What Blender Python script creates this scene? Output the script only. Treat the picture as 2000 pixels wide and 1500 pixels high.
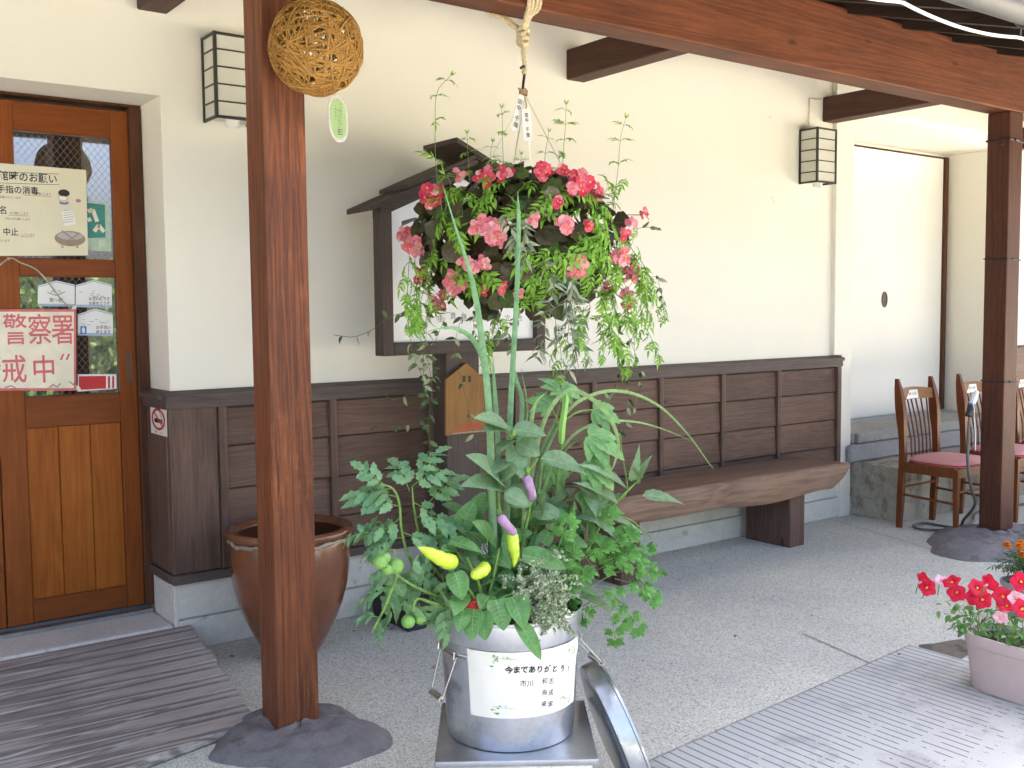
import bpy, bmesh, math, random
import numpy as np
from mathutils import Vector, Matrix

for o in list(bpy.data.objects):
    bpy.data.objects.remove(o)
S = bpy.context.scene
COL = S.collection
rad = math.radians

# ------------------------------------------------------------------ camera
YAW, PITCH, ROLL, FPX, CAMZ = rad(36.677), rad(4.048), rad(-0.554), 2008.75, 1.38
def cam_axes():
    f = np.array([math.sin(YAW)*math.cos(PITCH), math.cos(YAW)*math.cos(PITCH), -math.sin(PITCH)])
    r = np.array([math.cos(YAW), -math.sin(YAW), 0.0])
    u = np.cross(r, f)
    return r*math.cos(ROLL)+u*math.sin(ROLL), -r*math.sin(ROLL)+u*math.cos(ROLL), f
CR, CU, CF = cam_axes()
CAM = np.array([0.0, 0.0, CAMZ])
cd = bpy.data.cameras.new("camera")
cam = bpy.data.objects.new("camera", cd)
COL.objects.link(cam)
cd.sensor_width = 36.0
cd.lens = 36.0*FPX/2000.0
cd.clip_start = 0.05
cd.clip_end = 500
cam.matrix_world = Matrix(((CR[0], CU[0], -CF[0], 0), (CR[1], CU[1], -CF[1], 0), (CR[2], CU[2], -CF[2], CAMZ), (0, 0, 0, 1)))
S.camera = cam

# ------------------------------------------------------------------ light
SUN_EL, SUN_AZ = 50.0, 35.0      # the sun stands behind the building, so the forecourt is in its shade
W = bpy.data.worlds.new("World")
S.world = W
W.use_nodes = True
wn = W.node_tree
sky = wn.nodes.new("ShaderNodeTexSky")
sky.sky_type = 'NISHITA'
sky.sun_disc = False
sky.sun_elevation = rad(SUN_EL)
sky.sun_rotation = rad(SUN_AZ)
sky.air_density = 0.55
sky.dust_density = 9.0
sky.ozone_density = 0.2
wn.links.new(sky.outputs[0], wn.nodes["Background"].inputs[0])
wn.nodes["Background"].inputs[1].default_value = 0.15
sd = bpy.data.lights.new("sun", 'SUN')
sd.energy = 2.6
sd.angle = rad(0.5)
sd.color = (1.0, 0.93, 0.82)
sun = bpy.data.objects.new("sun", sd)
COL.objects.link(sun)
sdir = Vector((math.sin(rad(SUN_AZ))*math.cos(rad(SUN_EL)), math.cos(rad(SUN_AZ))*math.cos(rad(SUN_EL)), math.sin(rad(SUN_EL))))
sun.rotation_euler = sdir.to_track_quat('Z', 'Y').to_euler()
S.view_settings.view_transform = 'Standard'
S.view_settings.look = 'None'
S.view_settings.exposure = 3.27
S.view_settings.gamma = 1.0
S.render.resolution_x, S.render.resolution_y = 1024, 768

# ------------------------------------------------------------------ helpers
RN = random.Random(7)
def V(*a): return np.array(a, float)
def nrm(v):
    v = np.asarray(v, float); return v/max(1e-9, np.linalg.norm(v))
def ray(px, py):
    return CF + CR*((px-1000)/FPX) + CU*(-(py-750)/FPX)
def at(px, py, Y):
    r = ray(px, py); return CAM + r*(Y/r[1])
def atz(px, py, z):
    r = ray(px, py); return CAM + r*((z-CAMZ)/r[2])
def atx(px, py, X):
    r = ray(px, py); return CAM + r*(X/r[0])
def pxm(p):                       # pixels of the 2000 px photograph per metre at a point
    return FPX/float(np.dot(np.asarray(p)-CAM, CF))

class MB:
    def __init__(s): s.v = []; s.f = []; s.m = []
    def add(s, vs, fs, mat=0):
        b = len(s.v)
        s.v.extend([tuple(float(c) for c in p) for p in vs])
        for f in fs:
            s.f.append(tuple(b+i for i in f)); s.m.append(mat)
    def bm(s, bm, mat=0):
        bm.verts.index_update()
        s.add([v.co[:] for v in bm.verts], [[v.index for v in f.verts] for f in bm.faces], mat)
        bm.free()
    def box(s, x0, x1, y0, y1, z0, z1, bev=0.004, mat=0, M=None, seg=1):
        bm = bmesh.new()
        bmesh.ops.create_cube(bm, size=1.0)
        for v in bm.verts:
            v.co = Vector(((x0+x1)/2+v.co.x*(x1-x0), (y0+y1)/2+v.co.y*(y1-y0), (z0+z1)/2+v.co.z*(z1-z0)))
        b = min(bev, abs(x1-x0)*.3, abs(y1-y0)*.3, abs(z1-z0)*.3)
        if b > 0:
            bmesh.ops.bevel(bm, geom=list(bm.edges), offset=b, segments=seg, affect='EDGES', profile=.6)
        if M is not None: bm.transform(M)
        s.bm(bm, mat)
    def quad(s, a, b, c, d, mat=0): s.add([a, b, c, d], [(0, 1, 2, 3)], mat)
    def prism(s, poly, vec, mat=0):           # polygon extruded along vec
        n = len(poly); vec = np.asarray(vec, float)
        vs = [np.asarray(p, float) for p in poly]; vs = vs+[p+vec for p in vs]
        fs = [tuple(range(n))[::-1], tuple(range(n, 2*n))]+[(i, (i+1) % n, n+(i+1) % n, n+i) for i in range(n)]
        s.add(vs, fs, mat)
    def tube(s, pts, r, n=8, mat=0, cap=True, flat=1.0):
        pts = [np.asarray(p, float) for p in pts]
        k = len(pts)
        rs = [r]*k if np.isscalar(r) else list(r)
        t0 = nrm(pts[1]-pts[0])
        u = nrm(np.cross(t0, V(0, 0, 1) if abs(t0[2]) < .9 else V(1, 0, 0)))
        vs = []
        for i in range(k):
            t = nrm(pts[min(i+1, k-1)]-pts[max(i-1, 0)])
            u = nrm(u-t*np.dot(u, t)); w = np.cross(t, u)
            for j in range(n):
                a = 2*math.pi*j/n
                vs.append(pts[i]+rs[i]*(math.cos(a)*u+flat*math.sin(a)*w))
        fs = [(i*n+j, i*n+(j+1) % n, (i+1)*n+(j+1) % n, (i+1)*n+j) for i in range(k-1) for j in range(n)]
        if cap: fs += [tuple(range(n))[::-1], tuple((k-1)*n+j for j in range(n))]
        s.add(vs, fs, mat)
    def lathe(s, prof, c, n=48, mat=0, axis=None, cap0=False, cap1=False, rx=1.0):
        c = np.asarray(c, float)
        if axis is None: ex, ey, ez = V(1, 0, 0), V(0, 1, 0), V(0, 0, 1)
        else:
            ez = nrm(axis); ex = nrm(np.cross(ez, V(0, 0, 1) if abs(ez[2]) < .9 else V(1, 0, 0))); ey = np.cross(ez, ex)
        vs = [c+ex*(r*rx*math.cos(2*math.pi*j/n))+ey*(r*math.sin(2*math.pi*j/n))+ez*z for r, z in prof for j in range(n)]
        k = len(prof)
        fs = [(i*n+j, i*n+(j+1) % n, (i+1)*n+(j+1) % n, (i+1)*n+j) for i in range(k-1) for j in range(n)]
        if cap0: fs.append(tuple(range(n))[::-1])
        if cap1: fs.append(tuple((k-1)*n+j for j in range(n)))
        s.add(vs, fs, mat)
    def ball(s, c, r, n=10, mat=0, sz=1.0):
        s.lathe([(max(1e-4, r*math.sin(math.pi*i/n)), -r*sz*math.cos(math.pi*i/n)) for i in range(n+1)], c, n*2, mat)
    def build(s, name, mats, parent=None, smooth=False, origin=None, sharp=40):
        me = bpy.data.meshes.new(name)
        vs = s.v
        if origin is not None:
            o_ = np.asarray(origin, float); vs = [tuple(np.asarray(p)-o_) for p in vs]
        me.from_pydata(vs, [], s.f)
        if not isinstance(mats, (list, tuple)): mats = [mats]
        for m in mats: me.materials.append(m)
        me.polygons.foreach_set("material_index", s.m)
        if smooth:
            me.polygons.foreach_set("use_smooth", [True]*len(s.f))
            if sharp: me.set_sharp_from_angle(angle=rad(sharp))
        me.update()
        o = bpy.data.objects.new(name, me)
        COL.objects.link(o)
        if origin is not None: o.location = Vector(origin)
        if parent is not None:
            o.parent = parent
            o.matrix_parent_inverse = Matrix.Translation(-Vector(parent.location))
        return o

def tag(o, label=None, cat=None, group=None, kind=None):
    if label: o["label"] = label
    if cat: o["category"] = cat
    if group: o["group"] = group
    if kind: o["kind"] = kind
    return o
def thing(name, label, cat, loc=(0, 0, 0), group=None):
    o = bpy.data.objects.new(name, None)
    COL.objects.link(o)
    o.location = Vector([float(c) for c in loc]); o.empty_display_size = .1
    return tag(o, label, cat, group)

# ------------------------------------------------------------------ materials
def nt(name):
    m = bpy.data.materials.new(name); m.use_nodes = True
    t = m.node_tree
    return m, t, t.nodes["Principled BSDF"]
def N(t, typ, **kw):
    n = t.nodes.new(typ)
    for k, v in kw.items(): setattr(n, k, v)
    return n
def ramp(t, stops):
    r = N(t, "ShaderNodeValToRGB")
    e = r.color_ramp.elements
    e[0].position, e[0].color = stops[0][0], (*stops[0][1], 1)
    e[1].position, e[1].color = stops[-1][0], (*stops[-1][1], 1)
    for p, c in stops[1:-1]:
        x = e.new(p); x.color = (*c, 1)
    return r
def noise(t, vec, scale, detail=6, rough=.6, dist=0):
    n = N(t, "ShaderNodeTexNoise")
    n.inputs["Scale"].default_value = scale; n.inputs["Detail"].default_value = detail
    n.inputs["Roughness"].default_value = rough; n.inputs["Distortion"].default_value = dist
    if vec is not None: t.links.new(vec, n.inputs["Vector"])
    return n
def mix(t, a, b, fac, typ='MIX'):
    n = N(t, "ShaderNodeMix", data_type='RGBA', blend_type=typ)
    for s_, i in ((fac, 0), (a, 6), (b, 7)):
        if hasattr(s_, 'is_linked'): t.links.new(s_, n.inputs[i])
        else: n.inputs[i].default_value = s_ if i == 0 else (*s_, 1)
    return n.outputs[2]
def math_(t, op, a, b=None):
    n = N(t, "ShaderNodeMath", operation=op)
    for i, s_ in enumerate((a, b)):
        if s_ is None: continue
        if hasattr(s_, 'is_linked'): t.links.new(s_, n.inputs[i])
        else: n.inputs[i].default_value = s_
    return n.outputs[0]
def bump(t, b, h, strength, dist=.01):
    n = N(t, "ShaderNodeBump"); n.inputs["Strength"].default_value = strength; n.inputs["Distance"].default_value = dist
    t.links.new(h, n.inputs["Height"]); t.links.new(n.outputs[0], b.inputs["Normal"])
def objco(t, scale=(1, 1, 1), rot=(0, 0, 0)):
    c = N(t, "ShaderNodeTexCoord"); m = N(t, "ShaderNodeMapping")
    m.inputs["Scale"].default_value = scale; m.inputs["Rotation"].default_value = rot
    t.links.new(c.outputs["Object"], m.inputs["Vector"])
    return m.outputs[0]

def plain(name, col, rough=.6, metal=0, var=.12, scale=30, spec=.5):
    m, t, b = nt(name)
    n = noise(t, objco(t), scale, 5)
    lo = tuple(c*(1-var) for c in col); hi = tuple(min(1, c*(1+var)) for c in col)
    r = ramp(t, [(.3, lo), (.7, hi)]); t.links.new(n.outputs[0], r.inputs[0])
    t.links.new(r.outputs[0], b.inputs["Base Color"])
    b.inputs["Roughness"].default_value = rough; b.inputs["Metallic"].default_value = metal
    b.inputs["Specular IOR Level"].default_value = spec
    return m

def wood(name, dark, mid, lite, axis='Z', rough=.55, fine=1.0, ring=.5, bmp=.25, knots=True, worn=None, spec=.16):
    """stained timber: long fibres, growth figure, knots, slight difference between planks"""
    m, t, b = nt(name)
    st = {'X': (.055, 1, 1), 'Y': (1, .055, 1), 'Z': (1, 1, .055)}[axis]
    geo = N(t, "ShaderNodeNewGeometry")
    c = N(t, "ShaderNodeTexCoord")
    off = N(t, "ShaderNodeVectorMath", operation='MULTIPLY_ADD')
    comb = N(t, "ShaderNodeCombineXYZ")
    for i in range(3): t.links.new(geo.outputs["Random Per Island"], comb.inputs[i])
    off.inputs[1].default_value = (7.3, 5.1, 9.7)
    t.links.new(comb.outputs[0], off.inputs[0]); t.links.new(c.outputs["Object"], off.inputs[2])
    mp = N(t, "ShaderNodeMapping"); mp.inputs["Scale"].default_value = st
    t.links.new(off.outputs[0], mp.inputs["Vector"])
    big = noise(t, mp.outputs[0], 7*fine, 3, .5, .6)
    rings = math_(t, 'SINE', math_(t, 'MULTIPLY', big.outputs[0], 75.0))
    rings = math_(t, 'MULTIPLY_ADD', rings, .5)
    rings.node.inputs[2].default_value = .5
    fib = noise(t, mp.outputs[0], 150*fine, 4, .65)
    pat = noise(t, off.outputs[0], 1.7, 4, .6)
    r = ramp(t, [(.25, dark), (.5, mid), (.78, lite)])
    s1 = math_(t, 'ADD', math_(t, 'MULTIPLY', rings, .28*ring), math_(t, 'MULTIPLY', fib.outputs[0], .55))
    s2 = math_(t, 'ADD', s1, math_(t, 'MULTIPLY', pat.outputs[0], .42))
    s2 = math_(t, 'SUBTRACT', s2, .06+.14*ring)
    isl = math_(t, 'MULTIPLY', math_(t, 'SUBTRACT', geo.outputs["Random Per Island"], .5), .13)
    t.links.new(math_(t, 'ADD', s2, isl), r.inputs[0])
    col = r.outputs[0]
    if knots:
        st2 = {'X': (.35, 1, 1), 'Y': (1, .35, 1), 'Z': (1, 1, .35)}[axis]
        m2 = N(t, "ShaderNodeMapping"); m2.inputs["Scale"].default_value = st2
        t.links.new(off.outputs[0], m2.inputs["Vector"])
        vo = N(t, "ShaderNodeTexVoronoi"); vo.inputs["Scale"].default_value = 5.5
        t.links.new(m2.outputs[0], vo.inputs["Vector"])
        kr = ramp(t, [(.03, (1, 1, 1)), (.09, (0, 0, 0))]); t.links.new(vo.outputs["Distance"], kr.inputs[0])
        col = mix(t, col, tuple(c_*.45 for c_ in dark), math_(t, 'MULTIPLY', kr.outputs[0], .8))
    if worn:
        wr = noise(t, off.outputs[0], 2.3, 6, .7)
        w2 = ramp(t, [(.56, (0, 0, 0)), (.7, (1, 1, 1))]); t.links.new(wr.outputs[0], w2.inputs[0])
        f2 = ramp(t, [(.45, (0, 0, 0)), (.6, (1, 1, 1))]); t.links.new(fib.outputs[0], f2.inputs[0])
        col = mix(t, col, worn, math_(t, 'MULTIPLY', math_(t, 'MULTIPLY', w2.outputs[0], f2.outputs[0]), .75))
    t.links.new(col, b.inputs["Base Color"])
    b.inputs["Roughness"].default_value = rough
    b.inputs["Specular IOR Level"].default_value = spec
    bump(t, b, math_(t, 'ADD', math_(t, 'MULTIPLY', fib.outputs[0], .7), math_(t, 'MULTIPLY', rings, .3)), bmp, .004)
    return m

def leafmat(name, a, bcol, rough=.45, transl=.3, c3=None, vein=0.0):
    m, t, b = nt(name)
    geo = N(t, "ShaderNodeNewGeometry")
    stops = [(.0, a), (1.0, bcol)] if c3 is None else [(.0, a), (.75, bcol), (1.0, c3)]
    r = ramp(t, stops); t.links.new(geo.outputs["Random Per Island"], r.inputs[0])
    n = noise(t, objco(t), 60, 3)
    k = ramp(t, [(.3, (.75, .75, .75)), (.7, (1.15, 1.15, 1.15))]); t.links.new(n.outputs[0], k.inputs[0])
    col = mix(t, r.outputs[0], k.outputs[0], 1.0, 'MULTIPLY')
    t.links.new(col, b.inputs["Base Color"])
    b.inputs["Roughness"].default_value = rough
    b.inputs["Specular IOR Level"].default_value = .28
    tr = N(t, "ShaderNodeBsdfTranslucent"); t.links.new(mix(t, col, (1.0, 1.0, .35), .25, 'MULTIPLY'), tr.inputs[0])
    ms = N(t, "ShaderNodeMixShader"); ms.inputs[0].default_value = transl
    t.links.new(b.outputs[0], ms.inputs[1]); t.links.new(tr.outputs[0], ms.inputs[2])
    t.links.new(ms.outputs[0], t.nodes["Material Output"].inputs[0])
    return m

# plaster
def plaster(name, col):
    m, t, b = nt(name)
    co = objco(t)
    n1 = noise(t, co, 1.3, 5, .6); n2 = noise(t, co, 160, 3, .6)
    r = ramp(t, [(.3, tuple(c*.955 for c in col)), (.7, col)]); t.links.new(n1.outputs[0], r.inputs[0])
    sp = noise(t, co, 9, 2, .4)
    r2 = ramp(t, [(.80, (1, 1, 1)), (.815, (.8, .74, .64))]); t.links.new(sp.outputs[0], r2.inputs[0])
    t.links.new(mix(t, r.outputs[0], r2.outputs[0], 1.0, 'MULTIPLY'), b.inputs["Base Color"])
    b.inputs["Roughness"].default_value = .85
    bump(t, b, math_(t, 'ADD', n2.outputs[0], math_(t, 'MULTIPLY', n1.outputs[0], 3)), .12, .004)
    return m

def aggregate(name, base, dark, lite, scale=170, stain=True):
    m, t, b = nt(name)
    co = objco(t)
    vo = N(t, "ShaderNodeTexVoronoi"); vo.inputs["Scale"].default_value = scale; t.links.new(co, vo.inputs["Vector"])
    bw = N(t, "ShaderNodeRGBToBW"); t.links.new(vo.outputs["Color"], bw.inputs[0])
    r = ramp(t, [(.12, dark), (.45, base), (.62, base), (.92, lite)]); t.links.new(bw.outputs[0], r.inputs[0])
    fine = noise(t, co, 420, 2)
    f = ramp(t, [(.3, (.8, .8, .8)), (.7, (1.12, 1.12, 1.12))]); t.links.new(fine.outputs[0], f.inputs[0])
    col = mix(t, r.outputs[0], f.outputs[0], 1.0, 'MULTIPLY')
    if stain:
        big = noise(t, co, 1.1, 6, .65)
        br = ramp(t, [(.3, (.86, .86, .87)), (.6, (1.05, 1.04, 1.0))]); t.links.new(big.outputs[0], br.inputs[0])
        col = mix(t, col, br.outputs[0], 1.0, 'MULTIPLY')
    t.links.new(col, b.inputs["Base Color"])
    b.inputs["Roughness"].default_value = .85; b.inputs["Specular IOR Level"].default_value = .2
    bump(t, b, vo.outputs["Distance"], .25, .004)
    return m

def concrete(name, col, var=.2, pit=.66, bm_=.5):
    m, t, b = nt(name)
    co = objco(t)
    n1 = noise(t, co, 2.6, 7, .65); n2 = noise(t, co, 34, 5, .7); n3 = noise(t, co, 11, 3, .5); n4 = noise(t, co, 260, 3)
    s_ = math_(t, 'ADD', math_(t, 'MULTIPLY', n1.outputs[0], .6), math_(t, 'MULTIPLY', n2.outputs[0], .4))
    r = ramp(t, [(.34, tuple(c*(1-var) for c in col)), (.5, col), (.66, tuple(min(1, c*(1+var*.7)) for c in col))]); t.links.new(s_, r.inputs[0])
    pr = ramp(t, [(pit, (1, 1, 1)), (pit+.05, (.72, .71, .70))]); t.links.new(n3.outputs[0], pr.inputs[0])
    f = ramp(t, [(.3, (.86, .86, .86)), (.7, (1.08, 1.08, 1.08))]); t.links.new(n4.outputs[0], f.inputs[0])
    t.links.new(mix(t, mix(t, r.outputs[0], pr.outputs[0], 1.0, 'MULTIPLY'), f.outputs[0], 1.0, 'MULTIPLY'), b.inputs["Base Color"])
    b.inputs["Roughness"].default_value = .85; b.inputs["Specular IOR Level"].default_value = .25
    bump(t, b, math_(t, 'ADD', n2.outputs[0], math_(t, 'MULTIPLY', n1.outputs[0], 1.5)), bm_, .012)
    return m

M = {}
M['plaster'] = plaster('plaster_cream', (.83, .80, .70))
M['plaster_white'] = plaster('plaster_white', (.83, .82, .765))
M['post'] = wood('post_wood', (.095, .038, .023), (.185, .066, .032), (.32, .11, .042), 'Z', .5, 1.0, .7, .2, worn=(.42, .14, .04))
M['beam'] = wood('beam_wood', (.078, .028, .016), (.155, .053, .025), (.25, .088, .036), 'X', .5, .8, .5, .15)
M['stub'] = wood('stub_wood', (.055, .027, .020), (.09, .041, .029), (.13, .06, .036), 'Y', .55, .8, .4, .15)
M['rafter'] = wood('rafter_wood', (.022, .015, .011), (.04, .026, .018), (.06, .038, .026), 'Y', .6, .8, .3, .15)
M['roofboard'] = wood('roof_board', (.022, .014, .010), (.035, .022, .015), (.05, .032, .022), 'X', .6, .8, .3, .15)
M['wains'] = wood('wainscot_board', (.082, .050, .037), (.155, .094, .068), (.23, .138, .098), 'X', .5, 1.5, .35, .15, worn=(.11, .06, .03))
M['wains_v'] = wood('wainscot_batten', (.072, .046, .035), (.14, .088, .066), (.22, .135, .095), 'Z', .5, .9, .5, .2, worn=(.14, .07, .03))
M['rail'] = wood('wainscot_rail', (.07, .052, .045), (.115, .088, .078), (.155, .12, .105), 'X', .5, .9, .3, .12, knots=False)
M['door'] = wood('door_wood', (.16, .042, .009), (.23, .064, .013), (.31, .095, .020), 'Z', .42, .9, .35, .08, knots=False)
M['door_h'] = wood('door_rail_wood', (.14, .037, .010), (.20, .056, .013), (.27, .082, .02), 'X', .42, .9, .35, .08, knots=False)
M['door_p'] = wood('door_panel_wood', (.22, .058, .008), (.33, .098, .014), (.43, .145, .024), 'Z', .42, .7, .4, .08, knots=False)
M['jamb'] = wood('jamb_wood', (.055, .022, .012), (.10, .040, .020), (.15, .06, .03), 'Z', .5, .9, .3, .1, knots=False)
M['deck'] = wood('deck_board', (.20, .17, .15), (.47, .41, .36), (.70, .62, .56), 'X', .8, .8, .9, .2, worn=(.48, .42, .37))
M['bench'] = wood('bench_slab', (.14, .088, .060), (.255, .160, .108), (.40, .25, .165), 'X', .48, .6, .5, .2, worn=(.42, .17, .05))
M['bench_v'] = wood('bench_leg', (.085, .050, .039), (.145, .085, .066), (.21, .125, .095), 'Z', .5, .8, .4, .12)
M['sign'] = wood('sign_wood', (.055, .041, .034), (.085, .065, .055), (.12, .093, .078), 'X', .6, .9, .4, .12, knots=False)
M['sign_v'] = wood('sign_wood_upright', (.055, .041, .034), (.085, .065, .055), (.12, .093, .078), 'Z', .6, .9, .4, .12, knots=False)
M['plaque'] = wood('plaque_wood', (.20, .095, .030), (.27, .14, .045), (.33, .18, .06), 'Z', .6, .9, .4, .1, knots=False)
M['chair'] = wood('chair_wood', (.12, .036, .013), (.185, .060, .020), (.26, .090, .028), 'Z', .35, 1.0, .3, .05, knots=False)
M['chair_h'] = wood('chair_rail_wood', (.22, .095, .035), (.30, .14, .05), (.38, .19, .07), 'X', .35, 1.0, .3, .05, knots=False)
M['concrete'] = concrete('foundation_concrete', (.72, .69, .61), .2, .66)
M['floor'] = aggregate('exposed_aggregate', (.655, .645, .56), (.34, .33, .285), (.81, .80, .71), 205)
M['stone'] = concrete('step_stone', (.40, .365, .285), .38, .58)
M['slate'] = concrete('sill_stone', (.36, .355, .335), .22, .7)
M['rock'] = concrete('foundation_rock', (.23, .212, .205), .34, .62, 1.0)
M['black'] = plain('black_iron', (.02, .018, .017), .45)
M['lampframe'] = plain('lamp_frame', (.030, .028, .024), .5)
M['lampglass'] = plain('lamp_milk_glass', (.62, .61, .53), .35, var=.04, scale=6)
M['white'] = plain('white_paper', (.80, .79, .74), .5, var=.03, scale=8)
M['board'] = plain('white_board', (.78, .78, .77), .25, var=.02, scale=5)
M['ink'] = plain('black_ink', (.02, .02, .022), .6)
M['inkgrey'] = plain('grey_ink', (.13, .12, .11), .6)
M['red'] = plain('red_paint', (.55, .02, .025), .5, var=.06)
M['redfaded'] = plain('faded_red_paint', (.60, .13, .14), .5, var=.18, scale=25)
M['blue'] = plain('blue_print', (.05, .20, .48), .5)
M['teal'] = plain('teal_print', (.035, .22, .20), .4, var=.08)
M['cream'] = plain('cream_laminate', (.72, .68, .50), .18, var=.04, scale=7)
M['green_tag'] = plain('pale_green_paper', (.32, .45, .17), .5, var=.05, scale=12)
M['leafprint'] = plain('green_print', (.16, .36, .10), .6)
M['skin_print'] = plain('peach_print', (.72, .50, .36), .6)
M['brown_print'] = plain('brown_print', (.30, .22, .17), .6)
M['steel'] = plain('wire_steel', (.55, .54, .52), .28, 1.0, .1)
M['rope'] = plain('cotton_rope', (.60, .50, .32), .85, var=.22, scale=140)
M['twine'] = plain('paper_twine', (.42, .28, .16), .85, var=.2, scale=120)
M['cord'] = plain('grey_cord', (.38, .34, .27), .8, var=.2, scale=120)
M['wicker'] = wood('wicker_vine', (.25, .12, .028), (.40, .215, .055), (.55, .32, .095), 'Z', .55, 1.5, .3, .1, knots=False)
M['hose'] = plain('grey_hose', (.09, .095, .09), .4)
M['gutter'] = plain('gutter_plastic', (.10, .098, .095), .45, var=.05)
M['cable'] = plain('white_cable', (.82, .82, .80), .35, var=.02)
M['seat'] = plain('pink_fabric', (.66, .30, .29), .8, var=.12, scale=220)
M['seatpipe'] = plain('red_piping', (.42, .035, .04), .7)
M['soil'] = plain('potting_soil', (.030, .022, .016), .95, var=.5, scale=160)
M['bag'] = plain('dark_liner', (.018, .020, .022), .4, var=.3)
M['coir'] = plain('coir_liner', (.045, .024, .014), .95, var=.5, scale=130)
M['pot'] = None
M['planter'] = plain('mauve_planter', (.62, .49, .45), .55, var=.04, scale=40)
M['greypot'] = plain('grey_pot', (.36, .32, .32), .55, var=.05)
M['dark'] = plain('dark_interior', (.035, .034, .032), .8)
# galvanised steel
def galv(name, col, rough):
    m, t, b = nt(name)
    co = objco(t)
    vo = N(t, "ShaderNodeTexVoronoi"); vo.inputs["Scale"].default_value = 55; t.links.new(co, vo.inputs["Vector"])
    n1 = noise(t, co, 6, 5, .6); n2 = noise(t, co, 70, 4, .7)
    r = ramp(t, [(.3, tuple(c*.78 for c in col)), (.7, col)]); t.links.new(math_(t, 'ADD', math_(t, 'MULTIPLY', n1.outputs[0], .8), math_(t, 'MULTIPLY', vo.outputs["Distance"], .25)), r.inputs[0])
    sc = ramp(t, [(.66, (1, 1, 1)), (.76, (.5, .5, .52))]); t.links.new(n2.outputs[0], sc.inputs[0])
    t.links.new(mix(t, r.outputs[0], sc.outputs[0], .55, 'MULTIPLY'), b.inputs["Base Color"])
    b.inputs["Metallic"].default_value = .88
    rr = N(t, "ShaderNodeMapRange"); rr.inputs[3].default_value = rough-.08; rr.inputs[4].default_value = rough+.14
    t.links.new(n1.outputs[0], rr.inputs[0]); t.links.new(rr.outputs[0], b.inputs["Roughness"])
    bump(t, b, n1.outputs[0], .12, .01)
    return m
M['galv'] = galv('galvanised_steel', (.58, .60, .63), .27)
M['galvdark'] = galv('dull_steel_plate', (.46, .48, .51), .3)
# brown glaze
m, t, b = nt('brown_glaze')
co = objco(t)
n1 = noise(t, co, 5, 5, .6)
r = ramp(t, [(.3, (.15, .050, .020)), (.7, (.235, .088, .038))]); t.links.new(n1.outputs[0], r.inputs[0])
t.links.new(r.outputs[0], b.inputs["Base Color"]); b.inputs["Roughness"].default_value = .22
b.inputs["Coat Weight"].default_value = .4
M['glaze'] = m
M['glaze_in'] = plain('dark_brown_glaze', (.09, .032, .014), .3)
M['jarrope'] = plain('worn_rim_glaze', (.36, .29, .21), .6, var=.5, scale=55)
# wired window glass: mirror-like pane over a dark room, wire diamonds inside the glass
m, t, b = nt('wired_glass')
b.inputs["Base Color"].default_value = (.012, .013, .012, 1)
b.inputs["Roughness"].default_value = .015
b.inputs["IOR"].default_value = 1.52
co = objco(t, (1, 1, 1), (0, 0, 0))
sx = N(t, "ShaderNodeSeparateXYZ"); t.links.new(co, sx.inputs[0])
def stripes(expr):
    fr = math_(t, 'FRACT', math_(t, 'MULTIPLY', expr, 38.0))
    return math_(t, 'LESS_THAN', math_(t, 'ABSOLUTE', math_(t, 'SUBTRACT', fr, .5)), .035)
a_ = math_(t, 'ADD', sx.outputs[0], math_(t, 'MULTIPLY', sx.outputs[2], .8)); c_ = math_(t, 'SUBTRACT', sx.outputs[0], math_(t, 'MULTIPLY', sx.outputs[2], .8))
wire = math_(t, 'MAXIMUM', stripes(a_), stripes(c_))
gl = N(t, "ShaderNodeBsdfTransparent"); gl.inputs[0].default_value = (.82, .86, .84, 1)
go = N(t, "ShaderNodeBsdfGlossy"); go.inputs["Roughness"].default_value = .012
fr = N(t, "ShaderNodeFresnel"); fr.inputs[0].default_value = 4.5
mx = N(t, "ShaderNodeMixShader"); t.links.new(fr.outputs[0], mx.inputs[0]); t.links.new(gl.outputs[0], mx.inputs[1]); t.links.new(go.outputs[0], mx.inputs[2])
df = N(t, "ShaderNodeBsdfDiffuse"); df.inputs[0].default_value = (.22, .22, .21, 1)
mx2 = N(t, "ShaderNodeMixShader"); t.links.new(wire, mx2.inputs[0]); t.links.new(mx.outputs[0], mx2.inputs[1]); t.links.new(df.outputs[0], mx2.inputs[2])
t.links.new(mx2.outputs[0], t.nodes["Material Output"].inputs[0])
M['glass'] = m
# grooved concrete: grooves run away from the wall, worn off and stained towards the yard
m, t, b = nt('grooved_concrete')
co = objco(t, (1, 1, 1), (0, 0, rad(0)))
sx = N(t, "ShaderNodeSeparateXYZ"); t.links.new(co, sx.inputs[0])
wob = noise(t, co, 3, 2)
xx = math_(t, 'ADD', math_(t, 'MULTIPLY', sx.outputs[0], 26.0), math_(t, 'MULTIPLY', wob.outputs[0], .25))
fr = math_(t, 'FRACT', xx)
line = math_(t, 'LESS_THAN', math_(t, 'ABSOLUTE', math_(t, 'SUBTRACT', fr, .5)), .085)
wear = noise(t, objco(t, (2.2, 1.6, 1)), 5, 4, .7)
yfade = N(t, "ShaderNodeMapRange"); yfade.inputs[1].default_value = 1.35; yfade.inputs[2].default_value = 2.25; yfade.inputs[3].default_value = .36; yfade.inputs[4].default_value = .70
t.links.new(sx.outputs[1], yfade.inputs[0])
keep = math_(t, 'LESS_THAN', wear.outputs[0], yfade.outputs[0])
g = math_(t, 'MULTIPLY', line, keep)
fine = noise(t, co, 220, 4); st = noise(t, co, 2.6, 6, .7)
r = ramp(t, [(.3, (.41, .413, .39)), (.7, (.53, .535, .505))]); t.links.new(fine.outputs[0], r.inputs[0])
s1 = ramp(t, [(.50, (1.04, 1.04, 1.04)), (.66, (.62, .62, .63))]); t.links.new(st.outputs[0], s1.inputs[0])
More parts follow.
